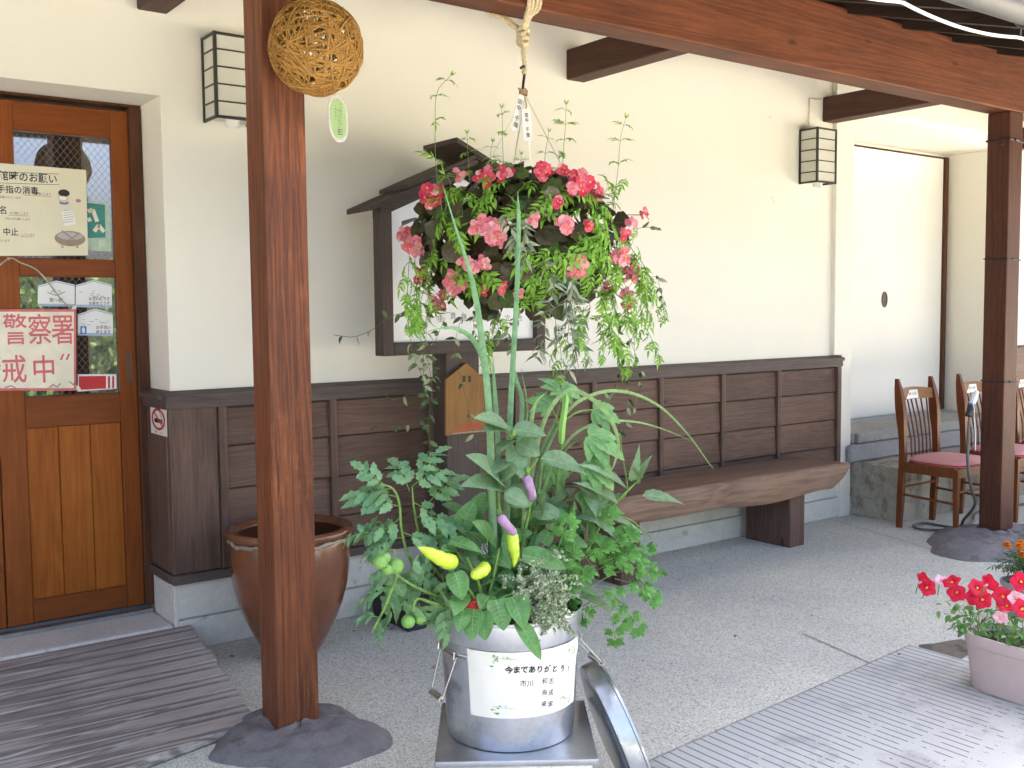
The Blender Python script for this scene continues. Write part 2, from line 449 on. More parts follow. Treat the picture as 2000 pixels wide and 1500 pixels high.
base = mix(t, r.outputs[0], s1.outputs[0], .9, 'MULTIPLY')
t.links.new(mix(t, base, (.10, .10, .105), math_(t, 'MULTIPLY', g, .85)), b.inputs["Base Color"])
b.inputs["Roughness"].default_value = .8
bump(t, b, math_(t, 'SUBTRACT', math_(t, 'MULTIPLY', fine.outputs[0], .2), g), .6, .006)
M['grooved'] = m

YW = 4.145          # face of the plaster wall
YD = YW+.27         # face of the wooden door
XJ = 1.366          # right side of the door recess
ZTOP = 1.068        # top of the wainscot
XE = 5.735          # right end of the wainscot

# ------------------------------------------------------------------ ground
mb = MB(); mb.quad((-30, -40, 0), (40, -40, 0), (40, 12, 0), (-30, 12, 0))
tag(mb.build('floor', M['floor']), kind='structure')
P1, P2 = atz(1780, 1260, .004), atz(1240, 1500, .004)
dl = nrm(P2-P1)
Pf = P1+dl*6.5
mb = MB(); mb.quad(P1, Pf, (Pf[0], -3.2, .004), (P1[0]+.02, -3.2, .004))
tag(mb.build('grooved_pavement', M['grooved']), kind='structure')
# saw-cut joints in the aggregate floor
mb = MB()
def strip(a, c, w, z):
    d = nrm(c-a); s_ = V(-d[1], d[0], 0)*w/2
    a = V(a[0], a[1], z); c = V(c[0], c[1], z)
    mb.quad(a-s_, c-s_, c+s_, a+s_)
strip(atz(1568, 1238, 0), atz(1700, 1296, 0), .007, .003)
strip(atz(1640, 1020, 0), atz(1850, 1083, 0), .007, .003)
strip(P1+V(0, .006, 0), Pf+V(0, .006, 0), .009, .003)
tag(mb.build('floor_joint', plain('joint_filler', (.30, .285, .255), .9, var=.4)), kind='structure')

# ------------------------------------------------------------------ building
B = thing('plaster_building', 'cream plastered storehouse building with dark timber wainscot, wooden sliding door and deep white recess', 'building', (XJ, YW, 0))
XR0, XR1 = 5.864, 7.77       # right recess
ZR = 2.585
mb = MB()
YB = 9.0
ZH = 5.6
# main face as butted blocks (front plane YW), the recesses stay open
mb.box(XJ, 5.68, YW, YB, 0, ZH, 0)                       # left bay between the recesses
mb.box(-1.7, XJ, YW, YB, 2.244, ZH, 0)                   # above the door
mb.box(-8, -1.7, YW, YB, 0, ZH, 0)
mb.box(5.68, XR0, YW-.034, YB, ZTOP+.006, ZR, .004)      # pilaster beside the white recess
mb.box(XE+.022, XR0, YW-.034, YB, 0, ZTOP+.006, .0)
mb.box(5.68, XE+.022, YW-.001, YB, 0, ZTOP+.006, .0)
mb.box(XR1, 11, YW-.012, YB, 0, ZR, .004)
mb.box(5.68, 11, YW-.002, YB, ZR, 2.67, 0)
mb.box(5.68, 11, YW-.03, YB, 2.67, ZH, .006)
mb.box(XR0, XR1, YW+.45, YB, 0, ZR, 0)
mb.build('wall', M['plaster'], B)
mb = MB()                                                # unseen gabled roof, ridge raised and right end cut to shape the shade
mb.prism([V(-9, 3.7, 5.55), V(-9, 6.7, 11.6), V(-9, 9.6, 5.55)], (20.3, 0, 0))
mb.build('roof', plain('shading_roof', (.12, .12, .13), .6), B)
# near-black sheet behind the door, its colour stands for the unlit hall
mb = MB(); mb.box(-1.69, XJ-.01, YD+.9, YD+.95, .0, 2.3, 0); mb.build('dark_hall_sheet', M['dark'], B)

# foundation: two courses of concrete with a groove between them
mb = MB()
mb.box(XJ, 5.90, YW-.022, YW, 0, .128, .004)
mb.box(XJ, 5.90, YW-.018, YW, .134, .30, .004)
mb.box(XJ-.018, XJ, YW-.018, YD-.03, 0, .30, .003)
mb.build('foundation', M['concrete'], B)

# wainscot
wz0 = .285
Wn = mb = MB()
zs = [wz0+.045, .50, .69, .86, ZTOP-.075]
zs = [wz0+.04, .475, .655, .835, ZTOP-.07]
BATX = [1.565, 2.07, 2.585, 3.09, 3.60, 4.10, 4.61, 5.12]
edges = [XJ+.17]+BATX[1:]+[XE-.03]
for a, c in zip(edges[:-1], edges[1:]):
    for i, (z0, z1) in enumerate(zip(zs[:-1], zs[1:])):
        y0 = YW-.020
        # lapped board: foot stands proud, head tucks under the board above
        mb.prism([V(a, YW-.033, z0+.003), V(a, YW-.030, z0), V(a, YW-.014, z0), V(a, YW-.014, z1-.006), V(a, YW-.019, z1-.006), V(a, YW-.022, z1-.010)], (c-a, 0, 0))
wo = mb.build('wainscot', M['wains'], B, origin=(2, YW, .6))
mb = MB(); mb.box(XJ+.1, XE-.02, YW-.013, YW-.002, wz0+.036, ZTOP-.064, 0); mb.build('gap_shade', M['dark'], wo)  # dark panel behind the boards, colours their gaps as shadow lines
def batt(*a):
    m_ = MB(); m_.box(*a); return m_.build('batten', M['wains_v'], wo, origin=(a[0], YW, .6))
for x in BATX: batt(x-.017, x+.017, YW-.046, YW-.004, wz0+.04, ZTOP-.066, .003)
batt(XE-.034, XE+.006, YW-.05, YW-.002, wz0+.04, ZTOP-.066, .003)
batt(XJ-.02, XJ+.178, YW-.038, YW-.002, wz0+.04, ZTOP-.066, .004)      # corner board
batt(XJ-.022, XJ-.002, YW-.002, YD-.02, wz0+.04, ZTOP-.066, .004)       # board on the side of the recess
mb = MB()
prof = lambda o: [V(0, -o-.036, ZTOP-.068), V(0, -.002, ZTOP-.068), V(0, -.002, ZTOP+.004), V(0, -o-.05, ZTOP-.012), V(0, -o-.05, ZTOP-.03), V(0, -o-.036, ZTOP-.03)]
mb.prism([p+V(XJ-.035, YW, 0) for p in prof(.012)], (XE+.02-XJ+.035, 0, 0))
mb.prism([V(XJ+p[1], YW-.003, p[2]) for p in prof(.0)], (0, YD-.02-YW, 0))
mb.box(XJ-.03, XE, YW-.05, YW-.002, wz0, wz0+.038, .004)
mb.box(XJ-.034, XJ-.002, YW-.002, YD-.02, wz0, wz0+.038, .004)
mb.build('wainscot_rail', M['rail'], wo, origin=(2, YW, .6))
# wainscot beyond the white recess
mb = MB()
mb.box(XR1, 10.9, YW-.045, YW-.014, .28, 1.02, .003)
mb.prism([p+V(XR1-.02, YW-.014, 0) for p in prof(.03)], (3.1, 0, 0))
mb.build('wainscot', M['wains'], B)

# white sliding storehouse door inside the right recess
mb = MB(); mb.box(XR0-.3, XR1-.075, YW+.425, YW+.449, .56, ZR-.035, .003)
sd_ = mb.build('storehouse_door', M['plaster_white'], B)
mb = MB(); mb.box(XR1-.073, XR1-.028, YW+.405, YW+.449, .56, ZR-.02, .003)
mb.box(XR0-.3, XR1-.073, YW+.437, YW+.4495, ZR-.033, ZR-.018, .002)
mb.build('door_jamb', M['jamb'], B)
pc = at(1727, 585, YW+.424)
mb = MB()
mb.lathe([(.026, 0), (.026, .006), (.020, .006), (.019, .002), (.0005, .001)], V(0, 0, 0), 28, axis=(0, -1, 0))
hp = mb.build('finger_pull', plain('dark_pull', (.045, .022, .015), .4), sd_)
hp.matrix_parent_inverse = Matrix.Identity(4); hp.parent = sd_
hp.scale = (1.35, 1, 2.3); hp.location = Vector(pc)

# stone sill and step of the recess
mb = MB()
mb.box(5.80, 7.9, YW-.085, YW-.047, .36, .475, .01); mb.box(5.872, 7.76, YW-.047, YW+.449, .36, .475, .01)
mb.box(5.90, 7.9, YW-.075, YW-.047, .478, .548, .008); mb.box(5.872, 7.76, YW-.046, YW+.40, .478, .548, .008)
mb.build('stone_sill', M['slate'], B)
mb = MB()
bm = bmesh.new(); bmesh.ops.create_cube(bm, size=1)
bmesh.ops.subdivide_edges(bm, edges=list(bm.edges), cuts=7, use_grid_fill=True)
rr = random.Random(3)
for v in bm.verts:
    v.co = Vector((6.72+v.co.x*1.66, 3.945+v.co.y*.39, .178+v.co.z*.356)) + Vector((rr.uniform(-.006, .006), rr.uniform(-.006, .006), rr.uniform(-.005, .005)))
mb.bm(bm)
tag(mb.build('stone_step', M['stone']), 'weathered grey stone block step in front of the white storehouse door', 'step')

# ---- the wooden sliding door on the left
ZD0 = .145
def dx(px, py=500): return at(px, py, YD)[0]
def dz(px, py): return at(px, py, YD)[2]
zt = dz(272, 215)
D = thing('sliding_door', None, None, (.9, YD, ZD0)); 
D.parent = B; D.matrix_parent_inverse = Matrix.Translation(-Vector(B.location))
xr = dx(266, 700); xg = dx(221, 380); xl = dx(31, 380); xl2 = dx(-22, 380)
z_a = dz(120, 262); z_b = dz(120, 505); z_c = dz(120, 541); z_d = dz(140, 771); z_e = dz(140, 832)
zk = dz(130, 1162)
def leaf_door(x0, x1, gx0, gx1, tag_=''):
    mb = MB()
    mb.box(gx1, x1, YD, YD+.036, ZD0, zt-.012, .003)
    mb.box(x0, gx0, YD, YD+.036, ZD0, zt-.012, .003)
    return mb
def door_leaf(x0, gx0, gx1, x1):
    mb = leaf_door(x0, x1, gx0, gx1)
    mb.build('stile', M['door'], D, origin=(x0, YD, 0))
    for z0, z1 in ((z_a, zt-.012), (z_c, z_b), (z_e, z_d), (ZD0, zk)):
        mb = MB(); mb.box(gx0, gx1, YD+.001, YD+.035, z0, z1, .003)
        mb.build('cross_rail', M['door_h'], D, origin=(x0, YD, z0))
    mb = MB(); n = 3
    for i in range(n):
        a = gx0+(gx1-gx0)*i/n
        mb.box(a+.001, a+(gx1-gx0)/n-.001, YD+.013, YD+.026, zk-.004, z_e+.004, .0025)
    mb.build('door_panel', M['door_p'], D, origin=(x0, YD, 0))
    for z0, z1 in ((z_b, z_a), (z_d, z_c)):
        mb = MB(); mb.quad((gx0, YD+.018, z0), (gx1, YD+.018, z0), (gx1, YD+.018, z1), (gx0, YD+.018, z1))
        mb.build('window_pane', M['glass'], D)
door_leaf(xl2, xl, xg, xr)
wl = xr-xl2
door_leaf(xl2-wl-.004, xl2-wl-.004+(xl-xl2), xl2-.004-(xr-xg), xl2-.004)
mb = MB()
mb.box(xr-.002, XJ-.004, YD-.03, YD+.05, ZD0, zt+.002, .003)
mb.build('door_jamb', M['jamb'], B)
mb = MB(); mb.box(-1.69, XJ-.004, YD-.03, YD+.05, zt+.003, 2.243, .003)
mb.build('door_lintel', M['jamb'], B)
# finger pull
fp0, fp1 = at(247, 684, YD-.001), at(258, 745, YD-.001)
mb = MB()
w_ = (fp1[0]-fp0[0])/2; h_ = (fp0[2]-fp1[2])/2; cx_ = (fp0[0]+fp1[0])/2; cz_ = (fp0[2]+fp1[2])/2
for sgn in (-1, 1):
    mb.box(cx_+sgn*w_-.0035, cx_+sgn*w_+.0035, YD-.003, YD+.002, cz_-h_, cz_+h_, .001)
    mb.box(cx_-w_+.0036, cx_+w_-.0036, YD-.003, YD+.002, cz_+sgn*h_-.004, cz_+sgn*h_+.004, .001)
mb.box(cx_-w_+.0035, cx_+w_-.0035, YD-.0012, YD+.001, cz_-h_+.004, cz_+h_-.004, .0)
mb.build('finger_pull', plain('pull_wood', (.13, .055, .022), .4), D)
# threshold
mb = MB()
mb.box(-1.69, XJ-.022, YW-.02, YD+.05, .0, .118, .012, seg=2)
th = mb.build('threshold', M['concrete'], B)
mb = MB(); mb.box(-1.69, XJ-.03, YD-.055, YD-.02, .1185, .136, .003); mb.box(-1.69, XJ-.03, YD+.016, YD+.045, .1185, .14, .002)
mb.build('door_track', M['galvdark'], B)

# ------------------------------------------------------------------ canopy
YP0, YP1 = 3.045, 3.178
K = thing('wooden_canopy', 'brown timber canopy of heavy beam, square posts and dark rafters along the plastered wall', 'canopy', (1.39, 3.11, 0))
mb = MB(); mb.box(1.317, 1.461, YP0, YP1, .02, 2.485, .007, seg=2)
p1 = mb.build('post', M['post'], K, origin=(1.39, 3.11, 0)); p1['label'] = 'reddish left post with worn orange grain'
mb = MB(); mb.box(5.80, 5.945, YP0, YP1, .05, 2.485, .007, seg=2)
mb.build('post', wood('post_wood_dark', (.05, .022, .015), (.095, .036, .022), (.15, .055, .028), 'Z', .5, 1.0, .5, .15), K, origin=(5.87, 3.11, 0))
mb = MB(); mb.box(-6, 10.8, YP0, YP1+.004, 2.486, 2.80, .008, seg=2)
mb.build('beam', M['beam'], K)
for x in (-.94, 1.285, 3.452, 5.57, 7.75):
    mb = MB(); mb.box(x, x+.118, YP1+.005, YW-.031 if x > 5.6 else YW-.002, 2.563, 2.715, .005)
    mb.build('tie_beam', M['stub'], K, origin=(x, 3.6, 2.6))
# sloping roof: rafters, boards, eave board
SL = .30
def zr(y): return 2.86+(y-3.11)*SL
EY = 2.13
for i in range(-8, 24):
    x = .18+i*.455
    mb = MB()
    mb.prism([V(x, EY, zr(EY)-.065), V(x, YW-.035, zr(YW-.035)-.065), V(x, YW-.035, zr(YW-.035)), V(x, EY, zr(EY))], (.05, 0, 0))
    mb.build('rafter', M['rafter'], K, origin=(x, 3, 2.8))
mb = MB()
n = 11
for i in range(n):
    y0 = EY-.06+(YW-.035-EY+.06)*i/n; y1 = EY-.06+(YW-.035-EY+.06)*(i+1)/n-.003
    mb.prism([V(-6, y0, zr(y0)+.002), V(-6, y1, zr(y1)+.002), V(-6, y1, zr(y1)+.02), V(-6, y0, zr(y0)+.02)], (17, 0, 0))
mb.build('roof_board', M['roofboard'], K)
mb = MB()
mb.prism([V(-6, EY-.10, zr(EY-.1)+.022), V(-6, YW-.035, zr(YW-.035)+.022), V(-6, YW-.035, zr(YW-.035)+.07), V(-6, EY-.10, zr(EY-.1)+.07)], (17, 0, 0))
mb.build('roof_sheet', plain('brown_roof_sheet', (.10, .07, .06), .5), K)
mb = MB()
mb.prism([V(-6, EY-.03, zr(EY)-.045), V(-6, EY-.002, zr(EY)-.045), V(-6, EY-.002, zr(EY)+.0), V(-6, EY-.03, zr(EY)+.0)], (17, 0, 0))
mb.build('eave_board', M['roofboard'], K)
# gutter: half round with bead, iron brackets
GY, GZ, GR = EY-.085, zr(EY)-.055, .056
mb = MB()
prof_o = [(GY+GR*math.cos(a), GZ+GR*math.sin(a)) for a in np.linspace(math.pi, 2*math.pi, 15)]
prof_i = [(GY+(GR-.004)*math.cos(a), GZ+(GR-.004)*math.sin(a)) for a in np.linspace(2*math.pi, math.pi, 15)]
pl = [V(-6, y, z) for y, z in prof_o+prof_i]
mb.prism(pl, (17, 0, 0))
mb.tube([V(-6, GY-GR, GZ), V(11, GY-GR, GZ)], .006, 8)
gu = mb.build('gutter', M['gutter'], K, smooth=True)
for x in (2.42, 3.22, 4.02, 4.82, 5.62):
    mb = MB()
    arc = [V(x, GY+(GR+.006)*math.cos(a), GZ+(GR+.006)*math.sin(a)) for a in np.linspace(math.pi*.95, 2.05*math.pi, 14)]
    mb.tube(arc+[V(x, EY-.02, GZ+.01)], .006, 6)
    mb.tube([V(x, GY+GR*.55, GZ-GR*.86), V(x, GY+GR*.6, GZ-GR-.032)], .004, 6)
    mb.build('gutter_bracket', M['gutter'], gu, smooth=True)
# ------------------------------------------------------------------ lettering
FNT = None
def letters(s, size, o, ux, uy, bold=0.0, align='CENTER'):
    """flat glyph mesh of a word: returns (verts, faces) laid on the plane o + ux, uy"""
    cu = bpy.data.curves.new("glyph", 'FONT')
    cu.body = s; cu.size = size; cu.align_x = align; cu.align_y = 'CENTER'; cu.offset = bold; cu.resolution_u = 3
    ob = bpy.data.objects.new("glyph", cu)
    COL.objects.link(ob)
    dg = bpy.context.evaluated_depsgraph_get()
    me = bpy.data.meshes.new_from_object(ob.evaluated_get(dg))
    vs = [np.asarray(o)+ux*v.co.x+uy*v.co.y for v in me.vertices]
    fs = [tuple(p.vertices) for p in me.polygons]
    bpy.data.objects.remove(ob); bpy.data.curves.remove(cu); bpy.data.meshes.remove(me)
    return vs, fs
def write(mb, s, size, o, ux, uy, mat=0, bold=0.0, align='CENTER'):
    vs, fs = letters(s, size, o, ux, uy, bold, align)
    mb.add(vs, fs, mat)
def writecol(mb, s, size, o, ux, uy, mat=0, pitch=1.08, bold=0.0):
    for i, ch in enumerate(s):
        if ch != ' ': write(mb, ch, size, np.asarray(o)-uy*size*pitch*i, ux, uy, mat, bold)
EX, EY_, EZ = V(1, 0, 0), V(0, 1, 0), V(0, 0, 1)

def jitter_block(x0, x1, y0, y1, z0, z1, cuts, amp, seed):
    bm = bmesh.new(); bmesh.ops.create_cube(bm, size=1)
    bmesh.ops.subdivide_edges(bm, edges=list(bm.edges), cuts=cuts, use_grid_fill=True)
    r_ = random.Random(seed)
    for v in bm.verts:
        v.co = Vector(((x0+x1)/2+v.co.x*(x1-x0)+r_.uniform(-amp, amp), (y0+y1)/2+v.co.y*(y1-y0)+r_.uniform(-amp, amp), (z0+z1)/2+v.co.z*(z1-z0)+r_.uniform(-amp, amp)*.6))
    return bm

# ---- natural stones under the posts
def rock(name, label, c, rx, ry, h, seed, flat=.55):
    r_ = random.Random(seed)
    ph = [r_.uniform(0, 6.28) for _ in range(6)]
    n, k = 110, 30
    vs = []; fs = []
    for i in range(k+1):
        t = i/k
        for j in range(n):
            a = 2*math.pi*j/n
            w = 1+.10*math.sin(2*a+ph[0])+.07*math.sin(3*a+ph[1])+.045*math.sin(5*a+ph[2])+.02*math.sin(11*a+ph[3])
            q = math.sin(t*math.pi/2)
            z = h*(1-q**4)**.8 if q < 1 else 0
            z += .006*math.sin(9*a*.5+ph[4]+t*7)*(1-t)+.005*math.sin(3.1*q*rx*20+ph[5])*(1-t)
            from mathutils import noise as _mn
            pv = Vector((c[0]+rx*w*q*math.cos(a), c[1]+ry*w*q*math.sin(a), seed)); z += (.012*_mn.noise(pv*7)+.006*_mn.noise(pv*19)+.0025*_mn.noise(pv*47))*min(1, (1-t)*6)
            if i == k: z = -.02
            vs.append(V(c[0]+rx*w*q*math.cos(a), c[1]+ry*w*q*math.sin(a), max(z, -.02)))
    for i in range(k):
        for j in range(n): fs.append((i*n+j, i*n+(j+1) % n, (i+1)*n+(j+1) % n, (i+1)*n+j))
    mb = MB(); mb.add(vs, fs[:])
    return tag(mb.build(name, M['rock'], smooth=True, sharp=0), label, 'stone')
rock('foundation_stone', 'flat grey natural stone under the reddish left post beside the boardwalk', (1.385, 3.03), .275, .255, .05, 5)
rock('foundation_stone', 'dark grey natural stone under the right post beside the chairs', (5.83, 3.0), .54, .40, .075, 11)

# ---- boardwalk (short ramp of weathered boards before the door)
A_, B_, C_ = V(*at(374, 1209, YW-.028)), atz(506, 1402, .036), atz(246, 1500, .035)
A_[2] = .112
dirb = nrm(V(*(C_-B_)))
nb = 7
R0, R1 = A_, B_
L0 = V(-1.9, A_[1]-.0, A_[2]); L1 = B_+dirb*(B_[0]+1.9)/abs(dirb[0])
RP = thing('wooden_ramp', 'weathered grey boardwalk ramp with knots lying before the wooden sliding door', 'ramp', (0.3, 3.7, 0))
for i in range(nb):
    a, c = i/nb+.004, (i+1)/nb-.006
    e = RN.uniform(-.012, .006)
    pts = [L0+(L1-L0)*a, R0+(R1-R0)*a+V(e, 0, 0), R0+(R1-R0)*c+V(e, 0, 0), L0+(L1-L0)*c]
    mb = MB(); mb.prism([p-V(0, 0, .03) for p in pts], (0, 0, .03))
    o = mb.build('board', M['deck'], RP, origin=(R0+(R1-R0)*a))
    bv = o.modifiers.new('edge', 'BEVEL'); bv.width = .003; bv.segments = 2
mb = MB()
for f in (.15, .55, .95):
    p = L0+(R0-L0)*.96; 
for x in (-.6, .4, 1.32):
    mb.prism([V(x, 4.05, .004), V(x, 3.62, .004), V(x, 3.62, .012), V(x, 4.05, .062)], (.05, 0, 0))
mb.build('joist', M['deck'], RP)

# ---- wall lamps (andon style)
def lamp(x, label, seed):
    w, d, z0, z1 = .195, .142, 2.155, 2.492
    T = thing('wall_lamp', label, 'lamp', (x, YW, z0), 'lattice lamps on the plaster wall')
    mb = MB(); fr_ = .013
    y0 = YW-d
    for xx in (x, x+w-fr_):
        for yy in (y0, YW-fr_-.001):
            mb.box(xx, xx+fr_, yy, yy+fr_, z0, z1, .001)
    for z in (z0, z1-fr_):
        mb.box(x+fr_, x+w-fr_, y0+.001, y0+fr_, z+.001, z+fr_-.001, .001); 
        for xx in (x, x+w-fr_): mb.box(xx+.001, xx+fr_-.001, y0+fr_, YW-fr_-.001, z+.001, z+fr_-.001, .001)
    for i in range(1, 5):
        z = z0+(z1-z0)*i/5
        mb.box(x+fr_, x+w-fr_, y0+.002, y0+.006, z-.003, z+.003, .0005)
        for xx in (x+.002, x+w-.006): mb.box(xx, xx+.004, y0+fr_, YW-fr_, z-.003, z+.003, .0005)
    mb.box(x+fr_, x+w-fr_, y0+fr_, YW-.014, z1-.006, z1-.002, 0)
    mb.build('frame', M['lampframe'], T)
    mb = MB()
    mb.box(x+.0065, x+w-.0065, y0+.0065, YW-.003, z0+.012, z1-.010, .002)
    mb.build('lamp_glass', M['lampglass'], T)
    mb = MB(); mb.lathe([(.030, 0), (.030, .03), (.001, .03)], V(x+w/2, YW-d/2, z0-.018), 20)
    mb.build('bulb_cap', M['white'], T, smooth=True)
    return T
lamp(1.535, 'square lattice wall lamp half hidden behind the reddish left post', 1)
lamp(5.338, 'small square lattice wall lamp beside the white recess under a tie beam', 2)
mb = MB()
mb.tube([at(1580, 243, YW-.007), at(1581, 192, YW-.007), at(1604, 194, YW-.007)], .005, 6)
tag(mb.build('conduit', plain('cream_conduit', (.60, .57, .46), .5), smooth=True), 'thin cream cable conduit running up the wall from the right lattice lamp', 'conduit')

# ---- wicker ball hung at the left post
bc = at(617, 93, YP0-.152); br = 91/pxm(bc)
WB = MB()
rr = random.Random(12)
for i in range(150):
    ax = nrm([rr.gauss(0, 1), rr.gauss(0, 1)*.9, rr.gauss(0, 1)])
    u = nrm(np.cross(ax, V(.3, .2, 1))); w_ = np.cross(ax, u)
    off = rr.gauss(0, .33)*br if i > 60 else rr.uniform(-.12, .12)*br
    off = max(-.8*br, min(.8*br, off))
    R_ = math.sqrt(br*br-off*off)*rr.uniform(.95, 1.0)
    a0, a1 = rr.uniform(0, 6.28), rr.uniform(2.4, 6.3)
    wob = rr.uniform(0, 6)
    pts = [bc+ax*(off+.006*math.sin(3*a+wob))+(u*math.cos(a)+w_*math.sin(a))*R_*(1+.012*math.sin(5*a+wob)) for a in np.linspace(a0, a0+a1, 44)]
    WB.tube(pts, rr.uniform(.0016, .0034), 5)
T = thing('wicker_ball', 'golden brown wicker ball woven from vines, hanging against the left post', 'ball', bc)
WB.build('vine_weave', M['wicker'], T, smooth=True)
mb = MB()
mb.tube([bc+V(0, .0, br), V(bc[0], bc[1], 2.62), V(bc[0], YP0-.003, 2.66)], .003, 5)
mb.tube([V(bc[0], YP0+.01, 2.66), V(bc[0], YP0-.03, 2.655)], .004, 5)
mb.build('hanging_string', M['twine'], T, smooth=True)

# ---- oval tag under the ball
tc = at(661, 232, YP0-.12)
sc_ = pxm(tc)
def oval(mb, c, rx, rz, y, mat, tilt):
    n = 40; vs = []
    for j in range(n):
        a = 2*math.pi*j/n
        ex = abs(math.cos(a))**.8*np.sign(math.cos(a))*rx; ez = abs(math.sin(a))**.75*np.sign(math.sin(a))*rz
        vs.append(V(c[0]+ex*math.cos(tilt)+ez*math.sin(tilt), y, c[2]+ez*math.cos(tilt)-ex*math.sin(tilt)))
    mb.prism(vs, (0, .0008, 0), mat)
T = thing('paper_tag', 'pale green oval laminated tag with tiny vertical writing just below the wicker ball', 'tag', tc)
mb = MB(); oval(mb, tc, 21/sc_, 45/sc_, tc[1], 0, -.07)
mb.build('laminate', plain('clear_laminate', (.50, .47, .38), .2), T)
mb = MB(); oval(mb, tc, 16.5/sc_, 38/sc_, tc[1]-.0016, 0, -.07)
mb.build('card', M['green_tag'], T)
mb = MB()
for s_, dx_, dz_ in (("木の実のついた", 5, 28), ("あけびのつる細工", 0, 16), ("一個手作り", -7, 24)):
    writecol(mb, s_[:8], 5.2/sc_, tc+V(dx_/sc_, -.0026, dz_/sc_), EX, EZ, 0, 1.25)
for k in range(3): mb.quad(*[tc+V(x/sc_, -.0026, z/sc_) for x, z in ((-3, -20-k*4.5), (8, -20-k*4.5), (8, -21.4-k*4.5), (-3, -21.4-k*4.5))])
mb.build('lettering', M['inkgrey'], T)
mb = MB(); mb.tube([tc+V(-.004, 0, 46/sc_), bc+V(.035, .03, -br*.93)], .0006, 4); mb.build('thread', M['twine'], T)

# ---- brown glazed jar
jb = atz(552, 1262, 0); jb = V(1.735, 3.85, 0)
jx = at(554, 1020, jb[1])
JT = thing('glazed_jar', 'large brown glazed jar with thick rim standing behind the left post', 'jar', jb)
H_ = at(554, 1040, jb[1])[2]; Rj = 119/pxm(V(jb[0], jb[1], H_))
mb = MB()
pf = [(.30, 0), (.40, .0), (.44, .02), (.58, .13), (.72, .27), (.84, .42), (.925, .58), (.965, .74), (.968, .86), (.955, .93), (.95, .955), (.93, .975), (.99, .985), (1.03, 1.0), (1.035, 1.025), (1.01, 1.045), (.95, 1.05), (.875, 1.035), (.85, 1.0)]
mb.lathe([(r_*Rj, z*H_) for r_, z in pf], jb, 72, cap0=True)
mb.build('body', M['glaze'], JT, smooth=True, sharp=0)
mb = MB(); mb.lathe([(r_*Rj, z*H_) for r_, z in ((.85, 1.0), (.88, .93), (.90, .75), (.84, .5), (.5, .2), (.01, .17))], jb, 72)
mb.build('inside', M['glaze_in'], JT, smooth=True, sharp=0)
mb = MB()
pts = [jb+V(.962*Rj*math.cos(a), .962*Rj*math.sin(a), H_*(.955+.008*math.sin(9*a)+.006*math.sin(17*a))) for a in np.linspace(0, 2*math.pi, 110)]
mb.tube(pts, .008, 6, cap=False)
mb.build('rim_band', M['jarrope'], JT, smooth=True)

# ---- bench
BZ = .458
BT = thing('wooden_bench', 'dark heavy timber bench with thick slab seat along the wainscot', 'bench', (4.3, 3.85, 0))
x0, x1, y0, y1 = 3.27, 5.25, 3.685, 4.06
prof_ = []
bm = bmesh.new()
nx = 40
rr = random.Random(4)
rows = []
for i in range(nx+1):
    t = i/nx; x = x0+(x1-x0)*t
    th = .145+.012*math.sin(x*3.1)+.008*math.sin(x*7.3)
    e = min(t, 1-t)*(x1-x0)
    zb = BZ-th
    if e < .15: zb = BZ-.035-(th-.035)*(max(0, e-.012)/.138)**.6
    yf = y0+.008*math.sin(x*4.3+1)+.006*math.sin(x*9.1)
    xo = x
    rows.append([bm.verts.new((xo, yf+.012, zb)), bm.verts.new((xo, yf, zb+.02)), bm.verts.new((xo, yf+.001, BZ-.016+.003*math.sin(x*11))), bm.verts.new((xo, yf+.014, BZ+.0015*math.sin(x*13))),
                 bm.verts.new((xo, (y0+y1)/2, BZ-.003)), bm.verts.new((xo, y1, BZ)), bm.verts.new((xo, y1, zb))])
for a, c in zip(rows[:-1], rows[1:]):
    for j in range(7): bm.faces.new((a[j], c[j], c[(j+1) % 7], a[(j+1) % 7]))
bm.faces.new(rows[0]); bm.faces.new(rows[-1][::-1])
bmesh.ops.recalc_face_normals(bm, faces=bm.faces)
mb = MB(); mb.bm(bm)
mb.build('seat', M['bench'], BT, smooth=True, sharp=35, origin=(4, 3.8, .4))
for xx in (3.455, 4.775):
    mb = MB(); mb.box(xx, xx+.135, 3.742, 4.07, 0, .33, .006)
    mb.build('leg', M['bench_v'], BT, origin=(xx, 3.9, .2))

# ---- roofed notice board
SY = 3.83
def sx_(px, py=600): return at(px, py, SY)[0]
sx0, sx1 = at(746, 560, SY)[0], at(1065, 560, SY)[0]
sz0 = at(746, 696, SY)[2]; sz1 = at(745, 412, SY)[2]
sxc = (sx0+sx1)/2; sz1 = at(745, 402, SY)[2]; szp = at(900, 326, SY)[2]
NB = thing('notice_board', 'dark framed white notice board with little plank roof on a post', 'notice board', (sxc, SY+.08, 0))
fw = .055
for xa in (sx0, sx1-fw):
    mb = MB(); mb.box(xa, xa+fw, SY, SY+.07, sz0, sz1+.01, .003)
    mb.build('frame_post', M['sign_v'], NB, origin=(xa, SY, 1.5))
mb = MB(); mb.box(sx0+fw, sx1-fw, SY+.001, SY+.069, sz0, sz0+fw, .003)
mb.build('bottom_rail', M['sign'], NB, origin=(sxc, SY, 1.5))
mb = MB()
slp = (szp-sz1)/(sxc-sx0)
mb.prism([V(sx0+fw, SY+.028, sz0+fw), V(sx1-fw, SY+.028, sz0+fw), V(sx1-fw, SY+.028, sz1+slp*fw), V(sxc, SY+.028, szp), V(sx0+fw, SY+.028, sz1+slp*fw)], (0, .015, 0))
mb.build('panel', M['board'], NB)
